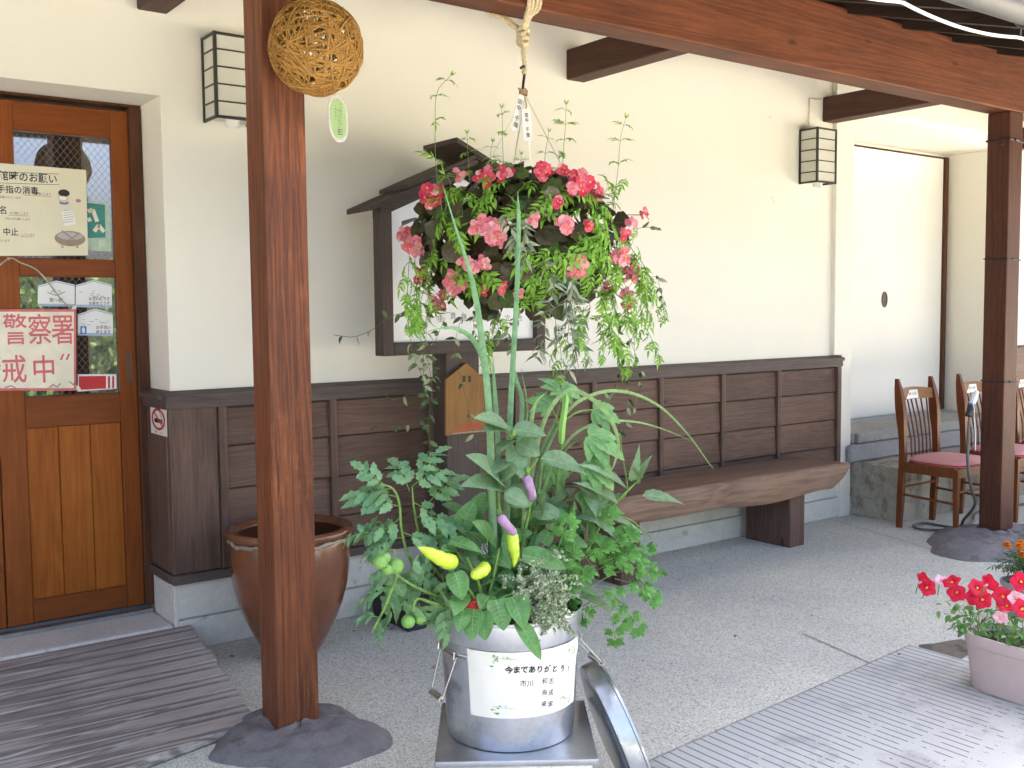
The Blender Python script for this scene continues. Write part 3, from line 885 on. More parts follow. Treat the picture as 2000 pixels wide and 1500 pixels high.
# plank roof: two slopes, each of two overlapping boards, and a ridge cap
def roofplank(s0, s1, z_off, side, y_a, y_b, th, name='roof_plank'):
    sg = -1 if side == 'l' else 1
    dx_ = sxc-sx0
    P = lambda s, z, y: V(sxc+sg*s*dx_, y, szp-slp*s*dx_+z)
    mb = MB()
    mb.prism([P(s0, z_off, y_a), P(s1, z_off, y_a), P(s1, z_off+th, y_a), P(s0, z_off+th, y_a)], (0, y_b-y_a, 0))
    mb.build(name, M['sign'], NB, origin=(sxc, SY, 1.8))
for sd in 'lr':
    roofplank(.0, 1.17, .004, sd, SY-.075, SY+.16, .022)
    roofplank(.0, .80, .030, sd, SY-.08, SY+.165, .018)
roofplank(-.25, .46, .040, 'r', SY-.09, SY+.185, .022, 'ridge_cap')
roofplank(.02, 1.0, -.045, 'l', SY-.002, SY+.07, .046, 'gable_rail'); roofplank(.02, 1.0, -.045, 'r', SY-.002, SY+.07, .046, 'gable_rail')
px0, px1 = at(871, 760, SY)[0], at(936, 760, SY)[0]
mb = MB(); mb.box(px0+.01, px1+.01, SY+.012, SY+.13, .24, sz0+.03, .004)
mb.build('post', M['sign_v'], NB, origin=(px0, SY, 1))
mb = MB(); mb.box(2.235, 2.90, 3.765, 4.085, 0, .135, .006)
mb.build('base_box', plain('dark_base', (.028, .024, .022), .5), NB)
mb = MB(); mb.box(px0-.03, px1+.05, SY-.0, SY+.17, .1352, .25, .004); mb.build('foot', M['sign_v'], NB)
mb = MB()
for ch, px_, py_ in (("京", 836, 606), ("施", 836, 624), ("街", 861, 624), ("貴", 885, 618), ("適", 906, 621), ("道", 927, 623), ("寶", 970, 621), ("立", 991, 622), ("地", 1014, 622)):
    write(mb, ch, .034, at(px_, py_, SY+.0275), EX, EZ, 0)
mb.build('lettering', M['inkgrey'], NB)

# ---- house-shaped plaque on the sign post
PY = SY-.012
pl_ = [at(871, 851, PY), at(949, 843, PY), at(943, 737, PY), at(911, 709, PY), at(871, 741, PY)]
PQ = thing('wooden_plaque', 'small house-shaped wooden plaque hanging on the notice board post', 'plaque', (pl_[0][0]+.08, PY, pl_[0][2]))
mb = MB(); mb.prism(pl_, (0, .014, 0)); mb.build('board', M['plaque'], PQ, origin=(pl_[0]))
mb = MB()
for px_ in (906, 917): mb.box(at(px_, 740, PY)[0]-.007, at(px_, 740, PY)[0]+.007, PY-.001, PY+.002, at(px_, 746, PY)[2], at(px_, 734, PY)[2], 0)
mb.build('slot', M['dark'], PQ)
mb = MB()
for i, ch in enumerate("こども安心の家"):
    write(mb, ch, .026, at(888+i*7.4, 838-i*.9, PY-.001), EX, EZ, 0, bold=.0008)
mb.build('lettering', M['red'], PQ)
mb = MB(); mb.prism([at(884, 846, PY-.001), at(946, 840, PY-.001), at(946, 842, PY-.001), at(884, 848, PY-.001)], (0, .0004, 0)); mb.build('groove', M['brown_print'], PQ)

# ---- no smoking sign on the side of the recess
XS = XJ-.0245
c0, c1, c2, c3 = [atx(px_, py_, XS) for px_, py_ in ((293, 794), (324, 796), (326, 850), (296, 848))]
ctr = (c0+c1+c2+c3)/4
ux = V(0, -1, 0); w2 = abs(c0[1]-c1[1])/2; h2 = abs(c0[2]-c3[2])/2
NS = thing('no_smoking_sign', 'small white no smoking sign with red crossed circle beside the door', 'sign', ctr)
mb = MB(); mb.box(XS, XS+.0018, ctr[1]-w2, ctr[1]+w2, ctr[2]-h2, ctr[2]+h2, .0004); mb.build('plate', M['white'], NS)
mb = MB(); cc = ctr+V(-.0008, 0, h2*.12); r1, r0 = w2*.84, w2*.66; kz_ = h2*.78/(w2*.84)
n = 40
vs = [cc+ux*(r_*math.cos(a))+EZ*(r_*kz_*math.sin(a)) for r_ in (r1, r0) for a in np.linspace(0, 2*math.pi, n, endpoint=False)]
mb.add(vs, [(i, (i+1) % n, n+(i+1) % n, n+i) for i in range(n)])
d_ = V(0, -.707, -.707*kz_); e_ = V(0, .707, -.707)*.0046
mb.quad(cc-d_*r0-e_, cc+d_*r0-e_, cc+d_*r0+e_, cc-d_*r0+e_)
mb.build('red_circle', M['red'], NS)
mb = MB(); cq = cc+V(.0004, 0, 0)
mb.quad(*[cq+ux*x*w2+EZ*z*w2 for x, z in ((-.5, -.15), (.3, -.15), (.3, .02), (-.5, .02))]); mb.quad(*[cq+ux*x*w2+EZ*z*w2 for x, z in ((.34, -.15), (.5, -.15), (.5, .02), (.34, .02))])
mb.tube([cq+ux*w2*.42+EZ*w2*.08, cq+ux*w2*.35+EZ*w2*.22, cq+ux*w2*.2+EZ*w2*.28, cq+ux*w2*.22+EZ*w2*.45], .0012, 4)
write(mb, "禁煙", h2*.22, ctr+V(-.0008, 0, -h2*.84)-ux*w2*.35, ux, EZ)
mb.build('lettering', M['ink'], NS)
mb = MB(); write(mb, "NO SMOKING", h2*.13, ctr+V(-.0008, 0, -h2*.84)+ux*w2*.3, ux, EZ); mb.build('small_print', M['red'], NS)
# ---- chairs
CH_ = []
def chair(x, label, lean=.05):
    w, dp, sh, th_ = .405, .37, .43, .935
    y0, y1 = 3.285, 3.655      # front, back
    T = thing('dining_chair', label, 'chair', (x, y1, 0), 'wooden chairs in front of the white recess')
    def post(xx):
        mb = MB(); n = 16
        zs_ = np.linspace(0, th_, n)
        vs = []; fs = []
        for i, z in enumerate(zs_):
            k = max(0, z-sh)/(th_-sh)
            yo = y1+.05*k*k+.02*max(0, (sh-z)/sh)
            hw = .0155+.004*math.sin(min(1, max(0, (z-.55)/.3))*math.pi); hd = .019+.010*math.sin(min(1, max(0, (z-.60)/.28))*math.pi)
            if z < .2: hw *= .85+.15*z/.2; hd *= .8+.2*z/.2
            if i == n-1: hw *= .55; hd *= .55
            vs += [V(xx-hw, yo-hd, z), V(xx+hw, yo-hd, z), V(xx+hw, yo+hd, z), V(xx-hw, yo+hd, z)]
        for i in range(n-1):
            for j in range(4): fs.append((i*4+j, i*4+(j+1) % 4, i*4+4+(j+1) % 4, i*4+4+j))
        fs.append((0, 3, 2, 1)); fs.append(tuple((n-1)*4+j for j in range(4)))
        mb.add(vs, fs); o = mb.build('back_post', M['chair'], T, smooth=True, sharp=50, origin=(xx, y1, 0))
    post(x+.016); post(x+w-.016)
    for xx in (x+.014, x+w-.014):
        mb = MB()
        a = .0155
        mb.prism([V(xx-a*.7, y0-a*.7, 0), V(xx+a*.7, y0-a*.7, 0), V(xx+a*.7, y0+a*.7, 0), V(xx-a*.7, y0+a*.7, 0)], (0, 0, .001))
        bm = bmesh.new(); bmesh.ops.create_cone(bm, cap_ends=True, segments=4, radius1=.0155, radius2=.024, depth=sh-.02)
        bm.transform(Matrix.Translation((xx, y0+.012, (sh-.02)/2))@Matrix.Rotation(rad(45), 4, 'Z'))
        mb = MB(); mb.bm(bm)
        mb.build('leg', M['chair'], T, origin=(xx, y0, 0))
    mb = MB()
    for xx in (x+.004, x+w-.024): mb.box(xx, xx+.02, y0+.03, y1-.019, sh-.075, sh-.015, .003)
    mb.box(x+.032, x+w-.032, y0+.0, y0+.02, sh-.075, sh-.015, .003); mb.box(x+.033, x+w-.033, y1-.012, y1+.01, sh-.075, sh-.015, .003)
    mb.build('apron', M['chair'], T, origin=(x, y0, .4))
    mb = MB()
    for xx in (x+.014, x+w-.014):
        mb.tube([V(xx, y0+.02, .20), V(xx, y1, .215)], .008, 8)
    mb.tube([V(x+.02, y0+.012, .27), V(x+w-.02, y0+.012, .27)], .008, 8)
    mb.tube([V(x+.02, y1, .26), V(x+w-.02, y1, .26)], .008, 8)
    mb.build('stretcher', M['chair'], T, smooth=True)
    # cushion
    mb = MB(); n = 28; prof = []
    rings_ = [(1.0, -.012), (1.02, .004), (1.0, .016), (.9, .027), (.6, .036), (.25, .039), (.01, .040)]
    vs = []; cx2, cy2 = x+w/2, (y0+y1)/2-.012
    for s_, z in rings_:
        for j in range(n):
            a = 2*math.pi*j/n
            ex = abs(math.cos(a))**.45*np.sign(math.cos(a)); ey = abs(math.sin(a))**.45*np.sign(math.sin(a))
            tp = 1-.05*(ey > 0)
            vs.append(V(cx2+ex*(w/2-.008)*s_*tp, cy2+ey*((y1-y0)/2+.002)*s_, sh+z))
    fs = [(i*n+j, i*n+(j+1) % n, (i+1)*n+(j+1) % n, (i+1)*n+j) for i in range(len(rings_)-1) for j in range(n)]+[tuple(range(n))[::-1]]
    mb.add(vs, fs); cu = mb.build('cushion', M['seat'], T, smooth=True, sharp=0)
    mb = MB(); mb.tube([vs[n+j]*1.0+V(0, 0, -.006) for j in range(n)]+[vs[n]+V(0, 0, -.006)], .0045, 5, cap=False)
    mb.build('piping', M['seatpipe'], cu, smooth=True)
    # top rail, curved, with paper sticker and slanted spindles
    tz0, tz1 = .80, .875
    def ry(u, z): k = (z-sh)/(th_-sh); return y1+.05*k*k+.028*math.sin(math.pi*u)
    mb = MB(); n = 12
    pf, pb = [], []
    vs = []; fs = []
    for i in range(n+1):
        u = i/n; xx = x+.031+(w-.062)*u
        lo = tz0+.0*math.sin(math.pi*u); hi = tz1-.012*(1-math.sin(math.pi*u))
        for z, oy in ((lo, -.009), (hi, -.009), (hi, .009), (lo, .009)): vs.append(V(xx, ry(u, z)+oy, z))
    for i in range(n):
        for j in range(4): fs.append((i*4+j, (i+1)*4+j, (i+1)*4+(j+1) % 4, i*4+(j+1) % 4))
    fs += [(0, 1, 2, 3), tuple(n*4+j for j in (3, 2, 1, 0))]
    mb.add(vs, fs); rl = mb.build('top_rail', M['chair_h'], T, smooth=True, sharp=40, origin=(x, y1, .8))
    mb = MB(); vs = []; fs = []
    for i in range(9):
        u = .2+.42*i/8
        xx = x+.031+(w-.062)*u
        hi = tz0+.006+.052*min(1, i/3.0)
        if i == 0: hi = tz0+.012
        vs += [V(xx, ry(u, tz0)-.0105, tz0+.004), V(xx, ry(u, hi)-.0105, hi)]
    fs = [(2*i, 2*i+2, 2*i+3, 2*i+1) for i in range(8)]
    mb.add(vs, fs); st = mb.build('paper_sticker', M['white'], rl)
    mb = MB()
    for i, ch in enumerate("憩いの席"):
        u = .33+.07*i
        write(mb, ch, .024, V(x+.031+(w-.062)*u, ry(u, .83)-.012, .832), EX, EZ, 0)
    mb.build('lettering', M['inkgrey'], st)
    for i in range(6):
        u = .14+.72*i/5; u2 = .28+.44*i/5+.1
        mb = MB()
        xa = x+.031+(w-.062)*u; xb = x+.031+(w-.062)*(.22+.62*i/5)
        pts = [V(xa, ry(u, tz0), tz0+.004), V(xa*.66+xb*.34, y1+.022, .68), V(xb, y1+.003, .55), V(xb+.004, y1-.002, sh-.02)]
        mb.tube(pts, .0056, 6)
        mb.build('spindle', M['chair'], T, smooth=True)
    return T
chair(5.745, 'brown spindle-back chair with pink seat, left of the right post by the stone step')
chair(6.45, 'brown wooden spindle-back chair with pink seat, mostly hidden behind the right post')
chair(7.13, 'brown wooden spindle-back chair at the right edge, beyond the right post')

# ---- hose with nozzle on the right post, black ties
HN = thing('hose_nozzle', 'black and white hose nozzle hanging on the right post with a grey hose', 'hose nozzle', at(1895, 790, YP0+.05))
hy = YP0+.07
mb = MB(); mb.tube([at(1908, 765, hy), at(1901, 783, hy), at(1898, 790, hy)], [.014, .018, .018], 12); mb.build('nozzle_head', M['white'], HN, smooth=True)
mb = MB(); mb.tube([at(1897.6, 790, hy), at(1896, 800, hy), at(1893, 808, hy)], [.019, .022, .017], 12); mb.tube([at(1892, 806, hy), at(1890, 812, hy)], [.018, .018], 10); mb.build('nozzle_grip', M['black'], HN, smooth=True)
mb = MB(); mb.tube([at(1897.9, 787.5, hy), at(1897.4, 791.5, hy)], .0195, 12); mb.build('blue_ring', M['blue'], HN, smooth=True)
def smooth_path(pts, n=40):
    pts = [np.asarray(p, float) for p in pts]; k = len(pts)
    P_ = [2*pts[0]-pts[1]]+pts+[2*pts[-1]-pts[-2]]
    out = []
    for i in range(k-1):
        a, b_, c, d = P_[i:i+4]
        m_ = max(2, n//(k-1))
        for j in range(m_):
            t_ = j/m_
            out.append(.5*((2*b_)+(-a+c)*t_+(2*a-5*b_+4*c-d)*t_*t_+(-a+3*b_-3*c+d)*t_**3))
    out.append(pts[-1]); return out
mb = MB()
mb.tube(smooth_path([at(1892.5, 822, hy), at(1891, 860, hy), at(1890, 900, hy), at(1896, 950, hy+.01), at(1904, 985, hy+.08), V(5.86, 3.30, .10), V(5.98, 3.42, .012), V(5.95, 3.62, .012), V(5.80, 3.60, .012), V(5.78, 3.50, .012), V(5.9, 3.42, .012), V(6.2, 3.44, .012), V(6.6, 3.6, .012), V(7.2, 3.52, .012), V(8.5, 3.3, .012)], 90), .0085, 8)
mb.build('hose', M['hose'], HN, smooth=True)
mb = MB(); mb.tube([at(1897, 770, YP0+.06), at(1903, 800, YP0+.05), at(1904.5, 850, YP0+.05), at(1905, 880, YP0+.05)], .003, 6); mb.build('hook_wire', M['white'], HN, smooth=True)
for i, (z, r_, lab) in enumerate(((at(1950, 268, YP0)[2], .006, 'black strap tied round the right post just under the beam'), (at(1950, 505, YP0)[2], .004, 'thin black wire tied round the middle of the right post'),
               (at(1950, 748, YP0)[2], .0045, 'black strap tied round the right post beside the chair backs'), (at(1950, 1040, YP0)[2], .007, 'black strap tied round the foot of the right post'))):
    mb = MB(); e = .003; x0_, x1_ = 5.80-e, 5.945+e; y0_, y1_ = YP0-e, YP1+e
    dz_ = .004
    mb.tube([V(x0_, y1_, z+.006), V(x0_, y0_, z+dz_), V(x1_, y0_, z-dz_), V(x1_, y1_, z), V(x0_, y1_, z+.006)], r_, 6)
    mb.tube([V(x0_+.05, y0_-.004, z+.002), V(x0_+.085, y0_-.006, z-.001)], r_*1.4, 6)
    if i == 0: mb.tube([V(x0_, y0_+.04, z), V(x0_-.02, y0_+.03, z-.02)], .003, 5); mb.ball(V(x0_-.024, y0_+.03, z-.025), .008, 6)
    tag(mb.build('strap', M['black'], smooth=True), lab, 'strap', 'ties round the right post')

# ---- white cable swinging under the gutter
GYc = GY+GR*.6
cz = GZ-GR-.035
pts = []
for x in np.linspace(2.42, 5.7, 70):
    t_ = ((x-2.42) % .8)/.8
    pts.append(V(x, GYc, cz-.028*4*t_*(1-t_)))
mb = MB(); mb.tube(pts, .0065, 8)
tag(mb.build('cable', M['cable'], smooth=True), 'white cable swinging in loops under the gutter at the upper right', 'cable')

# ---- planter with petunias (foliage in part 5) and grey pot
PX, PYc = 3.575, 1.60
PLN = thing('flower_planter', 'mauve plastic oblong flower planter full of red petunias at the right edge', 'planter', (PX, PYc, 0))
def stadium(hx, hy, z, n=48, p=.55):
    out = []
    for j in range(n):
        a = 2*math.pi*j/n
        out.append(V(PX+hx*abs(math.cos(a))**p*np.sign(math.cos(a)), PYc+hy*abs(math.sin(a))**p*np.sign(math.sin(a)), z))
    return out
rings_ = [(.098, .345, 0), (.105, .352, .008), (.118, .37, .165), (.124, .376, .17), (.128, .38, .205), (.126, .378, .21), (.117, .369, .21), (.112, .364, .18)]
n = 48; vs = []
for hx, hy_, z in rings_: vs += stadium(hx, hy_, z)
mb = MB(); mb.add(vs, [(i*n+j, i*n+(j+1) % n, (i+1)*n+(j+1) % n, (i+1)*n+j) for i in range(len(rings_)-1) for j in range(n)]+[tuple(range(n))[::-1]])
mb.build('box', M['planter'], PLN, smooth=True, sharp=30)
mb = MB(); mb.add(stadium(.112, .364, .182), [tuple(range(n))]); mb.build('soil', M['soil'], PLN)
gp = atz(2006, 1190, 0); gp = V(4.50, 2.24, 0)
GP = thing('flower_pot', 'small grey pot of orange marigolds at the right edge behind the mauve planter', 'flower pot', gp)
mb = MB(); mb.lathe([(.065, 0), (.07, .004), (.098, .14), (.105, .142), (.106, .165), (.098, .166), (.094, .14)], gp, 36, cap0=True); mb.build('pot', M['greypot'], GP, smooth=True, sharp=35)
mb = MB(); mb.lathe([(.095, .142), (.001, .15)], gp, 24); mb.build('soil', M['soil'], GP)

# ---- stand, can, lid
BC = V(1.597, 2.165, 0); ZS = .268
q0, q1, q2, q3 = [atz(a, c, ZS) for a, c in ((854, 1370), (857, 1489), (1178, 1483), (1136, 1370))]
dF = nrm(q2-q1); dS = nrm(V(-dF[1], dF[0], 0))
ce = (q0+q1+q2+q3)/4
hw_ = np.linalg.norm(q2-q1)/2; hd_ = .195
ST = thing('metal_stand', 'square dull steel stand under the galvanised can', 'stand', (ce[0], ce[1], 0))
MS = Matrix(((dF[0], dS[0], 0, ce[0]), (dF[1], dS[1], 0, ce[1]), (0, 0, 1, 0), (0, 0, 0, 1)))
mb = MB(); mb.box(-hw_, hw_, -hd_, hd_, ZS-.016, ZS, .006, M=MS, seg=3)
mb.build('top_plate', M['galvdark'], ST, smooth=True, sharp=30, origin=ce)
mb = MB(); mb.box(-hw_+.012, hw_-.012, -hd_+.012, hd_-.012, 0, ZS-.017, .01, M=MS, seg=2)
mb.build('body', M['galv'], ST, smooth=True, sharp=30, origin=ce)

CAN = thing('galvanised_can', 'galvanised steel can with spring grip handles and white paper label, planted with vegetables', 'can', (BC[0], BC[1], ZS))
pm = pxm(V(BC[0], BC[1], .45))
RT = 141/pm; ZR_ = .604
hC = ZR_-ZS
mb = MB()
pf = [(.84, 0), (.868, .004), (.873, .02), (.885, .09), (.893, .165), (.898, .192), (.910, .33), (.925, .49), (.935, .55), (.942, .70), (.962, .708), (.968, .718), (.962, .728), (.948, .734), (.95, .798), (.99, .805), (.998, .815), (1.0, .975), (1.012, .985), (1.012, .997), (1.0, 1.003), (.985, .998), (.975, .93), (.94, .75)]
mb.lathe([(r_*RT, ZS+.001+z*hC) for r_, z in pf], V(BC[0], BC[1], 0), 96, cap0=True)
canb = mb.build('body', M['galv'], CAN, smooth=True, sharp=28, origin=(BC[0], BC[1], ZS))
mb = MB(); mb.lathe([(.974*RT, ZR_-.006), (.955*RT, ZR_-.012), (.945*RT, ZR_-.045)], V(BC[0], BC[1], 0), 64); mb.build('black_liner', M['bag'], CAN, smooth=True)
mb = MB(); mb.lathe([(.945*RT, ZR_-.045), (.5*RT, ZR_-.03), (.001, ZR_-.025)], V(BC[0], BC[1], 0), 40); mb.build('soil', M['soil'], CAN)
# handles
vd = nrm(V(BC[0], BC[1], 0)); rt = V(vd[1], -vd[0], 0)
def canpt(ang, r_, z):          # angle 0 faces the camera, positive to the right
    d = -vd*math.cos(ang)+rt*math.sin(ang)
    return V(BC[0], BC[1], 0)+d*r_+V(0, 0, z)
def handle(ang, swing, name='handle'):
    z0 = ZS+hC*.70
    e = .26
    A1, A2 = canpt(ang-e, RT*.965, z0), canpt(ang+e, RT*.965, z0)
    out = -vd*math.cos(ang)+rt*math.sin(ang); tan = nrm(A2-A1)
    L = .115
    dn = nrm(out*math.sin(swing)-V(0, 0, 1)*math.cos(swing))
    G1, G2 = (A1+A2)/2-tan*.034+dn*L, (A1+A2)/2+tan*.034+dn*L
    mb = MB()
    mb.tube([A1, G1], .0022, 6); mb.tube([A2, G2], .0022, 6); mb.tube([G1, G2], .0022, 6)
    for A in (A1, A2): mb.tube([A+V(0, 0, .012)-out*.012, A+V(0, 0, .012)+out*.006, A-V(0, 0, .004)+out*.008, A-V(0, 0, .008)-out*.006], .0035, 6)
    h = mb.build(name, M['steel'], CAN, smooth=True)
    mb = MB(); pts = []
    ea = nrm(np.cross(tan, V(0, 0, 1))); eb = np.cross(tan, ea)
    for k in range(14*12+1):
        a = 2*math.pi*k/12
        pts.append(G1+(G2-G1)*(k/(14*12))+(ea*math.cos(a)+eb*math.sin(a))*.0075)
    mb.tube(pts, .0021, 5); mb.build('spring_grip', M['steel'], h, smooth=True)
handle(rad(-62), rad(18)); handle(rad(112), rad(42))
mb = MB(); w = [canpt(rad(a), RT*.962, ZS+hC*.70) for a in np.linspace(-95, -38, 9)]; mb.tube(w, .0026, 6); mb.build('handle_strap', M['steel'], CAN, smooth=True)

# label sheet wrapped round the can
z_at = lambda f: ZS+hC*f
a0, a1 = rad(-35), rad(70)
zl0, zl1 = z_at(.275), z_at(.79)
def rad_can(z):
    f = (z-ZS)/hC
    return RT*np.interp(f, [p[1] for p in pf[5:10]], [p[0] for p in pf[5:10]])+.0016+(.022*RT if f > .70 else .022*RT*max(0, (f-.6)/.1))
mb = MB(); na, nz = 36, 6; vs = []; fs = []
for i in range(na+1):
    for j in range(nz+1):
        z = zl0+(zl1-zl0)*j/nz; vs.append(canpt(a0+(a1-a0)*i/na, rad_can(z)+.0005*math.sin(i*1.1+j), z))
fs = [(i*(nz+1)+j, (i+1)*(nz+1)+j, (i+1)*(nz+1)+j+1, i*(nz+1)+j+1) for i in range(na) for j in range(nz)]
mb.add(vs, fs)
LB = mb.build('paper_label', plain('label_paper', (.82, .79, .70), .5, var=.015, scale=6), smooth=True)
tag(LB, 'white paper label with Japanese thank-you writing and green ivy corners wrapped round the can', 'label')
def wrap(vs, da=0):
    out = []
    for p in vs:
        z = p[2]; out.append(canpt(p[0]/(RT*.93), rad_can(z)+.0012, z))
    return out
def can_hit(px_, py_):
    r_ = ray(px_, py_); d = r_[:2]; o = -BC[:2]; R_ = RT*.95
    a, b_, c = d@d, 2*d@o, o@o-R_*R_
    t_ = (-b_-math.sqrt(max(0, b_*b_-4*a*c)))/(2*a)
    p = CAM+r_*t_; q = p-V(BC[0], BC[1], p[2])
    return math.atan2(q@rt, q@-vd), p[2]
def wl_(mb, s, size, px_, py_, mat=0, bold=0.0, rise=0.0, align='CENTER'):
    # px_, py_: place on the label; u along the can, z up
    ang, zc = can_hit(px_, py_)
    vs, fs = letters(s, size, V(ang*RT*.93, 0, zc), V(1, 0, rise), V(0, 0, 1), bold, align)
    mb.add(wrap(vs), fs, mat)
mb = MB()
for i, ch in enumerate("今までありがとう!"):
    wl_(mb, ch, .0198, 994+i*14.9 if i < 8 else 1110, 1309-i*.4, bold=.0006)
wl_(mb, "市", .018, 1022, 1336); wl_(mb, "川", .018, 1036, 1336)
for yy, (c_a, c_b) in zip((1331, 1354, 1377), (("和", "志"), ("海", "成"), ("来", "実"))):
    wl_(mb, c_a, .0172, 1064.5, yy); wl_(mb, c_b, .0172, 1077.5, yy)
mb.build('lettering', M['ink'], LB)
mb = MB(); rr = random.Random(2)
def sprig(px_, py_, sx2, sy2):
    pts = []
    ang0, zc = can_hit(px_, py_)
    u0 = ang0*RT*.93
    pl2 = [V(u0+sx2*x, 0, zc+sy2*z) for x, z in ((0, 0), (.012, .002), (.028, -.002), (.045, -.001), (.06, -.004))]
    for a, c in zip(pl2[:-1], pl2[1:]):
        mb.add(wrap([a-V(0, 0, .0004), c-V(0, 0, .0003), c+V(0, 0, .0003), a+V(0, 0, .0004)]), [(0, 1, 2, 3)], 0)
    for k in range(16):
        x, z = (rr.uniform(-.004, .014), rr.uniform(-.022, .006)) if k < 10 else (rr.uniform(.012, .045), rr.uniform(-.006, .006))
        r_ = rr.uniform(.0016, .0032); c = V(u0+sx2*x, 0, zc+sy2*z); a = rr.uniform(0, 3)
        poly = [c+V(r_*1.4*math.cos(a+t)*1.0, 0, r_*.9*math.sin(t+a*.3)) for t in np.linspace(0, 2*math.pi, 7)[:-1]]
        mb.add(wrap(poly), [tuple(range(6))], 0)
sprig(962, 1284, 1, 1); sprig(962, 1382, 1, 1); sprig(1118, 1262, -1, 1); sprig(1116, 1358, -1, 1)
mb.build('ivy_print', M['leafprint'], LB)

# lid leaning at the stand
lc_top = at(1150, 1304, 1.0)
ld = 2.86
def atd(px_, py_, d): return CAM+ray(px_, py_)*d
Lr = .203
top = atd(1141, 1308, ld); 
axis_img = nrm(CR*math.sin(rad(21))-CU*math.cos(rad(21)))        # runs down the lid
axis_img = nrm(axis_img+CF*.05)
nl = nrm(-CR*.93*math.cos(rad(20))+CU*(-.25)-CF*.13); nl = nrm(nl-axis_img*np.dot(nl, axis_img))
lc = top+axis_img*Lr
dz_ = (lc+axis_img*Lr)[2]
lc = lc+V(0, 0, .006-dz_) if dz_ < .006 else lc
mb = MB()
mb.lathe([(.001, .018), (Lr*.55, .016), (Lr*.8, .010), (Lr*.84, .004), (Lr*.95, .004), (Lr*.985, .002), (Lr, -.004), (Lr*1.0, -.040), (Lr*1.02, -.043), (Lr*1.015, -.049), (Lr*.985, -.047), (Lr*.97, -.01), (Lr*.9, -.004), (.001, .004)], lc, 72, axis=nl)
LT = thing('can_lid', 'round galvanised can lid leaning on edge beside the steel stand', 'lid', lc)
mb.build('disc', M['galv'], LT, smooth=True, sharp=30, origin=lc)

# ---- rope on the beam, hook and name tags
RX = at(1022, 72, 3.11)[0]
RPT = thing('hanging_rope', 'cream cotton rope wound round the beam and knotted above the flower basket', 'rope', (RX, 3.11, 2.48))
mb = MB(); rr = random.Random(8)
def twisted(pts, r_, tw=.045):
    P_ = smooth_path(pts, 60)
    L = 0; out = [[], [], []]
    t_prev = None
    for i, p in enumerate(P_):
        if i: L += np.linalg.norm(P_[i]-P_[i-1])
        t_ = nrm(P_[min(i+1, len(P_)-1)]-P_[max(0, i-1)])
        u = nrm(np.cross(t_, V(.3, .5, .2))); w_ = np.cross(t_, u)
        for k in range(3):
            a = 2*math.pi*(L/tw+k/3); out[k].append(p+(u*math.cos(a)+w_*math.sin(a))*r_*.52)
    for k in range(3): mb.tube(out[k], r_*.62, 6)
kz = 2.425
for k, dx_ in enumerate((-.026, -.012, .003, .017)):
    zt_ = 2.806
    twisted([V(RX+dx_*1.6, YP0-.012, zt_), V(RX+dx_*1.5, YP0-.013, 2.66), V(RX+dx_*1.2, YP0-.012, 2.505), V(RX+dx_*.5, YP0+.03, kz+.045), V(RX+dx_*.2, 3.10, kz)], .0075)
    twisted([V(RX-.095+dx_*1.2, YP1+.016, zt_), V(RX-.085+dx_*1.2, YP1+.016, 2.52), V(RX-.05+dx_, YP1-.02, 2.47), V(RX+dx_*.2, 3.12, kz)], .0075)
    twisted([V(RX+dx_*1.6, YP0-.012, zt_), V(RX-.04+dx_, 3.11, zt_+.012), V(RX-.095+dx_*1.2, YP1+.016, zt_)], .0075)
for s_ in range(5):
    a = s_*1.3
    twisted([V(RX+.020*math.cos(t_+a), 3.11+.018*math.sin(t_+a), kz-.012*s_+.006*math.sin(2*t_)) for t_ in np.linspace(0, 6.3, 9)], .007)
ztag = at(1021, 170, 3.11)[2]; zh = at(1024, 137, 3.11)[2]
twisted([V(RX, 3.11, kz-.02), V(RX+.004, 3.11, kz-.09), V(RX+.001, 3.112, (kz+zh)/2), V(RX+.006, 3.11, zh-.004), V(RX-.002, 3.11, zh-.008)], .0085)
mb.build('strand', M['rope'], RPT, smooth=True)
mb = MB(); mb.tube(smooth_path([V(RX-.016, 3.108, zh+.004), V(RX-.002, 3.105, zh+.012), V(RX+.006, 3.11, zh), V(RX+.002, 3.11, zh-.03), V(RX-.004, 3.11, ztag-.004), V(RX-.002, 3.11, ztag-.024), V(RX+.010, 3.11, ztag-.026), V(RX+.014, 3.11, ztag-.012)], 30), .0052, 8)
mb.build('iron_hook', M['black'], RPT, smooth=True)
mb = MB()
for k in range(5):
    a = k*1.1
    mb.tube(smooth_path([V(RX-.004+.014*math.cos(t_+a), 3.108+.014*math.sin(t_+a), ztag-.012-.004*k+.004*math.sin(3*t_)) for t_ in np.linspace(0, 6.3, 8)], 20), .003, 5)
mb.tube(smooth_path([V(RX-.012, 3.1, ztag-.018), V(RX-.022, 3.1, ztag-.012), V(RX-.032, 3.1, ztag-.01)], 8), .004, 5)
mb.build('twine_knot', M['twine'], RPT, smooth=True)
